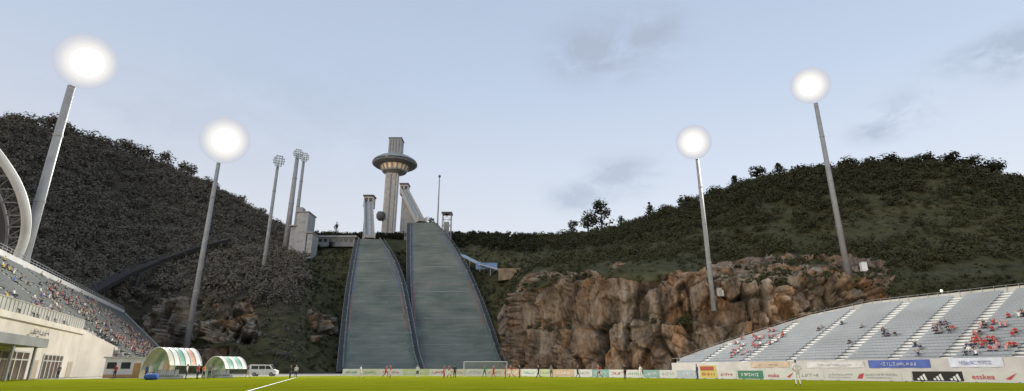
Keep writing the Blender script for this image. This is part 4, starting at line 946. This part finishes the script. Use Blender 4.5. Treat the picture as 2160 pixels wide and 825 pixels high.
# ------------------------------------------------------------------ advertising boards
def bc(n, c): return mat('board_'+n, c, .5, .08, .8)
Wb = bc('white', (.58, .58, .56)); Cb = bc('cream', (.56, .54, .41)); Lb = bc('lime', (.45, .50, .28)); Yb = bc('yellow', (.58, .48, .13)); Gb = bc('green', (.06, .20, .13)); Ob = bc('orange', (.50, .36, .24)); Tb = bc('teal', (.22, .36, .34)); Bb = bc('bluegrey', (.40, .46, .52)); Rb = bc('red', (.42, .08, .06))
gpr = mat('green_print', (.10, .30, .16), .6, .1, 1)
boards = [(722, 760, Wb, gpr, 'white board with green print at the far left end of the row'), (760, 800, Cb, gpr, 'cream board with green print, second of the row from the left'), (800, 850, Wb, rtx, 'white board with red print left of the smaller jump centre'), (850, 905, Lb, wtx, 'lime green board below the gap between the jumps'), (905, 945, Wb, rtx, 'white board with red print just right of the lime board'), (945, 983, Cb, gtx, 'cream board with grey print left of the goal'),
    (983, 1024, Wb, gtx, 'white board behind the left half of the goal net'), (1024, 1063, Cb, rtx, 'cream board behind the right half of the goal net'), (1063, 1100, Ob, wtx, 'orange board immediately right of the goal'), (1100, 1135, Wb, gpr, 'white board with green print, second right of the goal'), (1135, 1165, Lb, gtx, 'lime board, third right of the goal'), (1165, 1212, Ob, wtx, 'long orange board, fourth right of the goal'), (1212, 1250, Wb, gtx, 'white board with grey print, fifth right of the goal'),
    (1250, 1285, Tb, wtx, 'teal board with white print below the cliff'), (1285, 1320, Wb, rtx, 'white board with red print right of the teal board'), (1320, 1356, Wb, gpr, 'white board with green print left of the small green board'), (1358, 1392, Tb, wtx, 'green teal board below the right end of the cliff'), (1392, 1430, Wb, gtx, 'white board right of the second teal board'), (1430, 1475, Bb, wtx, 'blue grey board left of the yellow and red board'),
    (1478, 1514, Yb, rtx, 'tall yellow board with a red top at the stand corner'), (1515, 1555, Wb, rtx, 'white board between the yellow and dark green boards'), (1558, 1612, Gb, wtx, 'dark green board with white print'), (1615, 1682, Wb, rtx, 'white board with red lettering right of the dark green board'), (1684, 1740, Wb, gtx, 'white board behind the player in white'), (1742, 1906, Wb, gtx, 'long white board with grey lines of print and a red mark'), (1906, 1927, Wb, rtx, 'narrow plain white board left of the black board'), (1928, 2036, black, wtx, 'black board with three white triangular stripe marks'), (2038, 2172, Wb, rtx, 'white board with red lettering at the right edge'), (2174, 2300, Wb, gtx, 'white board past the right edge of the row')]
for n, (p0, p1, c, lc, lab) in enumerate(boards):
    a, e = bbase(p0), bbase(p1); ux = (e-a).normalized(); nn_ = ux.cross(Vector((0, 0, 1))); ln = (e-a).length-.06
    hh = float(np.interp((p0+p1)/2, [720, 1100, 1500, 2160], [1.25, 1.2, .96, .86])); tall = lab.startswith('tall yellow')
    if tall: hh = 1.6
    t = thing('advertising_board', lab, 'advertising board', a)
    mb = MB(); mb.box(a+ux*ln/2+Vector((0, 0, .06+hh/2)), (ln, .07, hh), ux, nn_); pn_ = mb.build('panel', c, t)
    for q in (.15, .85):
        mb = MB(); pb = a+ux*ln*q-nn_*.06; mb.beam(pb+Vector((0, 0, hh)), pb-nn_*.6+Vector((0, 0, .02)), .05); mb.beam(pb+Vector((0, 0, .03)), pb-nn_*.62+Vector((0, 0, .03)), .05); mb.build('leg', steel, t)
    fo = a+nn_*.05
    if c is black:
        for q in (.17, .5, .83):
            mb = MB(); cx = fo+ux*ln*q; S = hh*.8
            for k in range(3):
                x0 = (-.62+.42*k)*S; ht = (.30+.28*k)*S; bw = .26*S; sl_ = -.5
                pts = [(x0, 0), (x0+bw, 0), (x0+bw+sl_*ht*.55, ht), (x0+sl_*ht*.55, ht*.78)]
                mb.prism([cx+ux*(u+.22*S)+Vector((0, 0, .14+v)) for u, v in pts], nn_*.012)
            mb.build('stripe_mark', wtx, t)
    elif 'red lettering' in lab:
        edge_ = 'edge' in lab
        text_part('esskea' if edge_ else 'esska', 'lettering', rtx, t, fo+ux*ln*(.12 if edge_ else .1)+Vector((0, 0, .28)), ux, (0, 0, 1), .44)
        mb = MB(); o_ = fo+ux*ln*(.66 if edge_ else .70); mb.prism([o_+Vector((0, 0, .30)), o_+ux*.35+Vector((0, 0, .24)), o_+ux*.85+Vector((0, 0, .80)), o_+ux*.35+Vector((0, 0, .52))], nn_*.01); mb.build('swoosh_mark', rtx, t)
    elif 'long white' in lab:
        mb = MB(); marks(mb, fo+ux*ln*.05+Vector((0, 0, .52)), ux, (0, 0, 1), ln*.34, .2, n, 14, .01); marks(mb, fo+ux*ln*.55+Vector((0, 0, .52)), ux, (0, 0, 1), ln*.4, .2, n+50, 16, .01)
        marks(mb, fo+ux*ln*.05+Vector((0, 0, .25)), ux, (0, 0, 1), ln*.3, .14, n+9, 18, .01); marks(mb, fo+ux*ln*.55+Vector((0, 0, .25)), ux, (0, 0, 1), ln*.32, .14, n+70, 18, .01); mb.build('lettering', lc, t)
        mb = MB(); o_ = fo+ux*ln*.44+Vector((0, 0, .22)); mb.prism([o_, o_+ux*.5, o_+ux*.75+Vector((0, 0, .55)), o_+ux*.25+Vector((0, 0, .42))], nn_*.01); mb.build('red_mark', rtx, t)
    elif tall:
        mb = MB(); mb.box(fo+ux*ln*.45+Vector((0, 0, 1.28)), (ln*.8, .03, .5), ux, nn_); mb.build('red_patch', Rb, t)
        mb = MB(); marks(mb, fo+ux*ln*.1+Vector((0, 0, .35)), ux, (0, 0, 1), ln*.8, .45, n, 3, .02); mb.build('lettering', lc, t)
    elif 'plain' not in lab:
        mb = MB(); marks(mb, fo+ux*ln*.14+Vector((0, 0, .06+hh*.32)), ux, (0, 0, 1), ln*.7, hh*.36, n, None, .012); mb.build('lettering', lc, t)
# ------------------------------------------------------------------ goal
goalw = mat('goal_white', (.46, .47, .47), .6, .08, 1)
gc = (G(984, 794.6)+G(1063, 794.6))/2; gw = 7.44; gl = gc-Vector((gw/2, 0, 0)); gr_ = gc+Vector((gw/2, 0, 0))
t = thing('football_goal', 'white football goal with net in front of the ski jumps', 'goal', gc)
for q in (gl, gr_): mb = MB(); mb.tube([q, q+Vector((0, 0, 2.44))], .07, 12); mb.build('post', goalw, t)
mb = MB(); mb.tube([gl+Vector((-.06, 0, 2.44)), gr_+Vector((.06, 0, 2.44))], .07, 12); mb.build('crossbar', goalw, t)
mb = MB(); up = Vector((0, 0, 1)); bk = Vector((0, 2.0, 0)); tb_ = Vector((0, .9, 2.4)); nw = .016
for k in range(38):
    p = gl.lerp(gr_, k/37); mb.beam(p+up*2.42, p+tb_, nw); mb.beam(p+tb_, p+bk, nw)
for k in range(13):
    q = k/12; mb.beam(gl+tb_.lerp(bk, q), gr_+tb_.lerp(bk, q), nw)
for k in range(5): q = Vector((0, .9*k/5, 2.42)); mb.beam(gl+q, gr_+q, nw)
for g_ in (gl, gr_):
    for k in range(13):
        z = 2.4*k/12; yb_ = 2.0-1.1*z/2.4; mb.beam(g_+up*z, g_+Vector((0, yb_, z)), nw)
    for k in range(1, 10): mb.beam(g_+Vector((0, .2*k, 0)), g_+Vector((0, min(.2*k, .9), 2.4 if .2*k < .9 else 2.4*(2-.2*k)/1.1)), nw)
mb.build('net', mat('net_cord', (.55, .57, .57), .8, .05, 2), t)
mb = MB()
for g_ in (gl, gr_): mb.tube([g_+up*2.44, g_+tb_, g_+bk], .035, 8); mb.tube([g_, g_+bk], .035, 8)
mb.build('net_frame', steel, t)
# ------------------------------------------------------------------ dugouts
clear = mat('clear_panel', (.62, .66, .62), .2, .1, 1, alpha=.22)
def dugout(pxc, pyb, length, hgt, rx, label, stripes):
    c = G(pxc, pyb); fr = Vector((.93, -.37, 0)).normalized(); ax = Vector((.37, .93, 0)).normalized()
    t = thing('team_dugout', label, 'dugout', c)
    prof = []
    for k in range(19):
        a = math.radians(k*8.6); prof.append((-(math.cos(a)*rx)+.1, math.sin(a)*hgt+.02))
    n = len(stripes)
    for k, mm in enumerate(stripes):
        mb = MB(); s0, s1 = -length/2+length*k/n, -length/2+length*(k+1)/n-.02
        for (u0, z0), (u1, z1) in zip(prof[:-1], prof[1:]):
            mb.quad(*[c+ax*s+fr*u+Vector((0, 0, z)) for s, u, z in ((s0, u0, z0), (s1, u0, z0), (s1, u1, z1), (s0, u1, z1))])
        mb.build('roof_panel', mm, t, True)
    mb = MB()
    for k in range(n+1):
        s = -length/2+length*k/n; mb.tube([c+ax*s+fr*u+Vector((0, 0, z+.03)) for u, z in prof], .06, 6)
    eu, ez = prof[-1]; mb.tube([c-ax*length/2+fr*eu+Vector((0, 0, ez)), c+ax*length/2+fr*eu+Vector((0, 0, ez))], .06, 6)
    mb.build('hoop_frame', white, t)
    for s in (-length/2+.03, length/2-.03):
        mb = MB(); mb.quad(*([c+ax*s+fr*u+Vector((0, 0, z)) for u, z in prof]+[c+ax*s+fr*1.6])); mb.build('side_panel', clear, t)
    s = -length/2+.5; mb = MB()
    while s < length/2-.4: mb.box(c+ax*s+fr*(-.3)+Vector((0, 0, .45)), (.5, .5, .08), ax, fr); mb.box(c+ax*s-fr*.58+Vector((0, 0, .8)), (.5, .08, .65), ax, fr); s += .62
    mb.box(c-fr*.4+Vector((0, 0, .2)), (length-.4, .4, .38), ax, fr); mb.build('seat_bench', mat('bench_grey', (.25, .27, .30), .6, .15, 1), t)
dg = mat('dugout_green', (.20, .42, .30), .45, .15, 1); dw = mat('dugout_white', (.72, .71, .64), .4, .1, 1); do = mat('dugout_orange', (.62, .34, .22), .45, .12, 1); dy = mat('dugout_cream', (.68, .62, .46), .4, .1, 1)
dugout(358, 799, 4.6, 3.8, 2.7, 'nearer and taller rounded dugout with white, cream, green and orange roof panels', [dy, dw, dg, dw, do, dw])
dugout(472, 797, 3.8, 2.9, 2.3, 'farther and lower rounded dugout with green and white roof panels', [dw, dg, dw, dg, dw])
c = G(270, 797.2); t = thing('prefab_hut', 'low white prefab hut left of the dugouts', 'hut', c); hx, hy = Vector((.97, .22, 0)).normalized(), Vector((-.22, .97, 0)).normalized()
def hb(mb, x, y, z, sx_, sy, sz): mb.box(c+hx*x+hy*y+Vector((0, 0, z)), (sx_, sy, sz), hx, hy)
mb = MB(); hb(mb, 0, 1.5, 1.35, 6.6, 3, 2.7); wl_ = mb.build('wall', white, t)
mb = MB(); hb(mb, 0, 1.5, 2.8, 7.1, 3.5, .22); mb.build('roof', palecon, t)
for x in (-2.4, -.6, 2.2): mb = MB(); hb(mb, x, -.02, 1.7, 1.2, .08, .9); mb.build('window', glass_dark, wl_)
mb = MB(); hb(mb, .9, -.02, 1.05, .9, .08, 2.0); mb.build('door', mat('ochre_door', (.42, .24, .10), .6, .15, 1), wl_)
mb = MB(); hb(mb, 0, -.03, .25, 6.5, .05, .4); mb.build('skirting', mat('ochre_band', (.45, .28, .14), .6, .15, 1), wl_)
c = G(553, 793.6); t = thing('white_van', 'white van parked beyond the far dugout', 'van', c); vx = Vector((1, .12, 0)).normalized(); vy = Vector((-.12, 1, 0)).normalized()
def vp(x, z, y=0): return c+vx*x+vy*y+Vector((0, 0, z))
mb = MB(); mb.prism([vp(-2.4, .35), vp(2.35, .35), vp(2.4, .95), vp(1.75, 1.2), vp(1.1, 2.05), vp(-2.35, 2.1), vp(-2.45, 1.9)], vy*1.8); bd = mb.build('body', white, t)
for a_, b_ in ((-2.1, -.9), (-.75, .3)): mb = MB(); mb.prism([vp(a_, 1.25, -.015), vp(b_, 1.25, -.015), vp(b_, 1.85, -.015), vp(a_, 1.85, -.015)], -vy*.01); mb.build('window', glass_dark, bd)
mb = MB(); mb.prism([vp(.42, 1.25, -.015), vp(1.5, 1.25, -.015), vp(1.02, 1.85, -.015), vp(.42, 1.85, -.015)], -vy*.01); mb.build('window', glass_dark, bd)
mb = MB(); mb.prism([vp(1.78, 1.24, .12), vp(1.78, 1.24, 1.68), vp(1.14, 2.02, 1.62), vp(1.14, 2.02, .18)], vx*.02); mb.build('windscreen', glass_dark, bd)
for x in (-1.5, 1.5):
    for y in (0, 1.62):
        mb = MB(); mb.tube([vp(x, .34, y-.03), vp(x, .34, y+.21)], .34, 16); wh = mb.build('wheel', rubber, t); mb = MB(); mb.tube([vp(x, .34, y-.05), vp(x, .34, y-.02)], .19, 12); mb.build('rim', steel, wh)
for y in (.2, 1.6): mb = MB(); mb.box(vp(2.37, .85, y), (.08, .3, .16), vx, vy); mb.build('headlight', lens_off, bd)
c = G(318, 801.5); t = thing('kit_bag', 'blue kit bag on the grass in front of the near dugout', 'bag', c)
mb = MB(); mb.tube([c+Vector((-.75, 0, .34)), c+Vector((-.6, 0, .34)), c+Vector((.6, 0, .34)), c+Vector((.75, 0, .34))], [.2, .34, .34, .2], 12); mb.build('body', CL['blue'], t, True)
for s in (-.25, .25):
    mb = MB(); mb.tube([c+Vector((s-.12, -.3, .4)), c+Vector((s-.1, -.1, .86)), c+Vector((s+.1, -.1, .86)), c+Vector((s+.12, -.3, .4))], .025, 6); mb.build('strap', black, t)
# ------------------------------------------------------------------ people on the ground
def onpitch(px, pyb, pose, face, shirt, pants, lab, **k): person(pose, G(px, pyb), face, shirt, pants, lab, **k)
FW, BK, LT, RT = (0, -1), (0, 1), (-1, -.1), (1, -.1)
onpitch(1685, 813.5, 'hips', (-.2, 1), 'white', 'white', 'player in an all white kit standing nearest on the right of the pitch', shorts='white')
onpitch(1319, 800.5, 'stand', (-.5, .8), 'black', 'black', 'referee in black standing in front of the cliff')
onpitch(1472, 800.5, 'stand', LT, 'navy', 'navy', 'person in dark clothes by the blue grey board', longsleeve=True)
onpitch(1136, 798.0, 'walk', LT, 'black', 'black', 'player in black walking right of the goal')
onpitch(1163, 797.0, 'stand', FW, 'grey', 'navy', 'person in grey standing by the long orange board')
onpitch(1219, 798.0, 'walk', RT, 'navy', 'black', 'player in navy walking in front of the cliff foot')
onpitch(1352, 799.5, 'walk', LT, 'white', 'white', 'player in a white kit walking right of the referee in black', shorts='white')
onpitch(1265, 798.6, 'run', LT, 'red', 'red', 'player in red running alone below the cliff', shorts='red')
onpitch(813, 797.5, 'run', RT, 'red', 'red', 'player in red running in front of the smaller jump', shorts='red')
onpitch(823, 798, 'stand', LT, 'red', 'white', 'player in red and white shorts beside the red runner', shorts='red')
onpitch(760, 797.4, 'walk', RT, 'white', 'white', 'player in a white kit walking at the left foot of the smaller jump', shorts='white')
onpitch(880, 797.5, 'stand', FW, 'white', 'black', 'player in a white shirt below the gap between the jumps', shorts='white')
onpitch(936, 797.8, 'wide', RT, 'red', 'red', 'player in red with arms out left of the goal', shorts='red')
onpitch(947, 798.2, 'walk', RT, 'red', 'white', 'player in red with white shorts walking left of the goal', shorts='red')
onpitch(959, 797.8, 'stand', BK, 'black', 'black', 'player in black marking the reds left of the goal')
onpitch(1022, 795.6, 'wide', FW, 'green', 'black', 'goalkeeper in green standing in the goal mouth', longsleeve=True)
onpitch(1041, 798, 'walk', LT, 'red', 'red', 'player in red in front of the right goal post', shorts='red')
onpitch(1066, 798.4, 'stand', LT, 'red', 'red', 'player in red just right of the goal', shorts='red')
onpitch(1079, 797.8, 'run', LT, 'red', 'white', 'player in red running, second right of the goal', shorts='red')
onpitch(1096, 798.2, 'stand', LT, 'black', 'black', 'player in black standing beside the red runner right of the goal')
onpitch(611, 798, 'stand', RT, 'black', 'black', 'person in black standing at the touchline', longsleeve=True)
onpitch(623, 797.6, 'stand', FW, 'white', 'navy', 'person in a white top standing at the touchline beside the one in black')
onpitch(10, 801.5, 'walk', RT, 'black', 'black', 'person in black walking at the left edge', longsleeve=True)
onpitch(22, 800.5, 'stand', FW, 'white', 'black', 'person in a white shirt at the left edge')
onpitch(120, 799.6, 'stand', FW, 'grey', 'navy', 'person in grey at the stand doorway')
onpitch(391, 801, 'stand', (.9, .4), 'white', 'navy', 'coach in a white shirt standing in front of the near dugout')
onpitch(415, 799.6, 'stand', RT, 'red', 'black', 'person in a red shirt between the two dugouts')
onpitch(428, 799.4, 'hips', RT, 'orange', 'black', 'person in an orange bib between the two dugouts')
onpitch(440, 799.2, 'stand', FW, 'grey', 'black', 'person in grey leaning by the far dugout')
onpitch(521, 797.8, 'walk', RT, 'navy', 'beige', 'person in navy and beige walking from the far dugout')
onpitch(306, 799.8, 'stand', RT, 'blue', 'navy', 'person in blue standing by the prefab hut')
onpitch(240, 799.4, 'stand', FW, 'red', 'navy', 'person in red standing at the left end of the prefab hut')
faceL = tuple(-LN)[:2]; used = set(); n = 0; tries = 0; crowd = []
pal = ['white', 'black', 'red', 'navy', 'grey', 'beige', 'pink', 'blue', 'brown', 'black', 'white', 'red', 'black', 'beige', 'navy']
while n < 460 and tries < 160000:
    tries += 1
    lower = random.random() < .25
    if lower:
        i = random.randrange(9); s = 47+.56*random.randrange(int((58-i*1.5)/.56)); pos = LS(s, -rd*(i+.6)+.04, 7.3-(i+1)*.48); key = ('l', i, round(s, 2))
    else:
        i = random.randrange(NRL); s = 1+.56*random.randrange(200); pos = LS(s, i*rd+.30, 7.3+i*rs_); key = ('u', i, round(s, 2))
    if key in used or min(abs(s-a) for a in AIS) < .8: continue
    qx, qy = proj(pos+Vector((0, 0, 1)))
    if qx < -15: continue
    dns = 1.0 if 100 < qx < 330 else (.2 if qx < 60 else .3)
    if not lower and i > 17: dns *= .2
    cl_ = _h(np.array([int(s/5)]), np.array([int(i/5)+(50 if lower else 0)]), np.array([3]), 9)[0]; dns *= .08+1.3*(cl_ > .45)
    if random.random() > dns: continue
    used.add(key); n += 1; c_ = 'yellow' if (qx < 22 and random.random() < .6) else random.choice(pal)
    crowd.append((pos.length, random.choice(('sit', 'sit', 'sit_lean', 'sit_lean', 'sit_cheer')), pos, c_, random.choice(('navy', 'black', 'beige', 'grey')), random.random() < .3))
crowd.sort(key=lambda x: x[0])
for dist, pose, pos, c_, pa, lsv in crowd[:150]:
    person(pose, pos, faceL, c_, pa, 'spectator in a %s top seated in the left stand' % c_, group='spectators in %s seated in the left stand' % c_, longsleeve=lsv)
PV = {k: (np.array([v.co[:] for v in PM[k].vertices]), [tuple(p.vertices) for p in PM[k].polygons], [p.material_index for p in PM[k].polygons]) for k in ('sit', 'sit_lean', 'sit_cheer')}
ang = math.atan2(faceL[0], -faceL[1]); Rm = np.array([[math.cos(ang), -math.sin(ang), 0], [math.sin(ang), math.cos(ang), 0], [0, 0, 1]])
V, Fs, MI, ML = [], [], [], {}
for dist, pose, pos, c_, pa, lsv in crowd[150:]:
    v0, f0, m0 = PV[pose]; n0 = len(V); V += (v0 @ Rm.T+np.array(pos)).tolist(); Fs += [tuple(n0+i for i in f) for f in f0]
    mm = [ML.setdefault(x.name, len(ML)) for x in pmats(c_, pa, None, lsv)]; MI += [mm[i] for i in m0]
me = bpy.data.meshes.new('crowd'); me.from_pydata(V, [], Fs)
for nme in ML: me.materials.append(bpy.data.materials[nme])
me.polygons.foreach_set('material_index', MI); me.polygons.foreach_set('use_smooth', [True]*len(MI))
o = bpy.data.objects.new('crowd', me); col.objects.link(o); tag(o, 'dense far crowd seated at the far end of the left stand', 'crowd', kind='stuff')
faceR = tuple(-RN)[:2]; used = set()
def clump(x0, y0, x1, y1, count, cols_, lab, slope=0):
    k = 0; tr = 0
    while k < count and tr < 60000:
        tr += 1; i = random.randrange(NR); s = -16+.54*random.randrange(120)
        if i*RDp > Lw(s)-.6 or min(abs(s-a) for a in RAIS) < .8 or (i, round(s, 2)) in used: continue
        pos = RS(s, i*RDp+.42, RZ+i*RRs-.02); qx, qy = proj(pos+Vector((0, 0, .8)))
        u, v = (qx-(x0+x1)/2)/((x1-x0)/2), (qy-(y0+y1)/2+slope*(qx-(x0+x1)/2))/((y1-y0)/2)
        if u*u+v*v > 1: continue
        used.add((i, round(s, 2))); k += 1; c_ = random.choice(cols_)
        person(random.choice(('sit', 'sit', 'sit_lean', 'sit_lean', 'sit_cheer')), pos, faceR, c_, random.choice(('navy', 'black', 'grey')), lab % c_, group=lab % c_, sc=.94)
clump(2052, 674, 2152, 744, 28, ['red', 'red', 'red', 'pink', 'black'], 'spectator in %s in the large cluster at the right end of the right stand')
clump(2120, 640, 2175, 680, 4, ['red', 'white', 'black'], 'spectator in %s high up at the right edge of the right stand')
clump(1530, 700, 1655, 746, 34, ['red', 'red', 'red', 'white', 'pink'], 'spectator in %s in the cluster at the far left end of the right stand', .35)
clump(1945, 676, 2020, 700, 12, ['black', 'navy', 'red', 'grey'], 'spectator in %s in the small group in the middle of the right stand')
clump(1855, 690, 1895, 706, 5, ['black', 'navy'], 'spectator in %s in the little group left of the middle of the right stand')
clump(1720, 670, 1860, 720, 5, ['black', 'grey', 'navy'], 'lone spectator in %s scattered in the left half of the right stand')
clump(2010, 722, 2065, 748, 5, ['black', 'white', 'navy'], 'spectator in %s near the front below the large cluster')
clump(1900, 720, 1960, 752, 3, ['black', 'navy'], 'spectator in %s near the front above the blue banner')
scene.view_settings.view_transform = 'Standard'; scene.view_settings.look = 'None'; scene.view_settings.exposure = 0
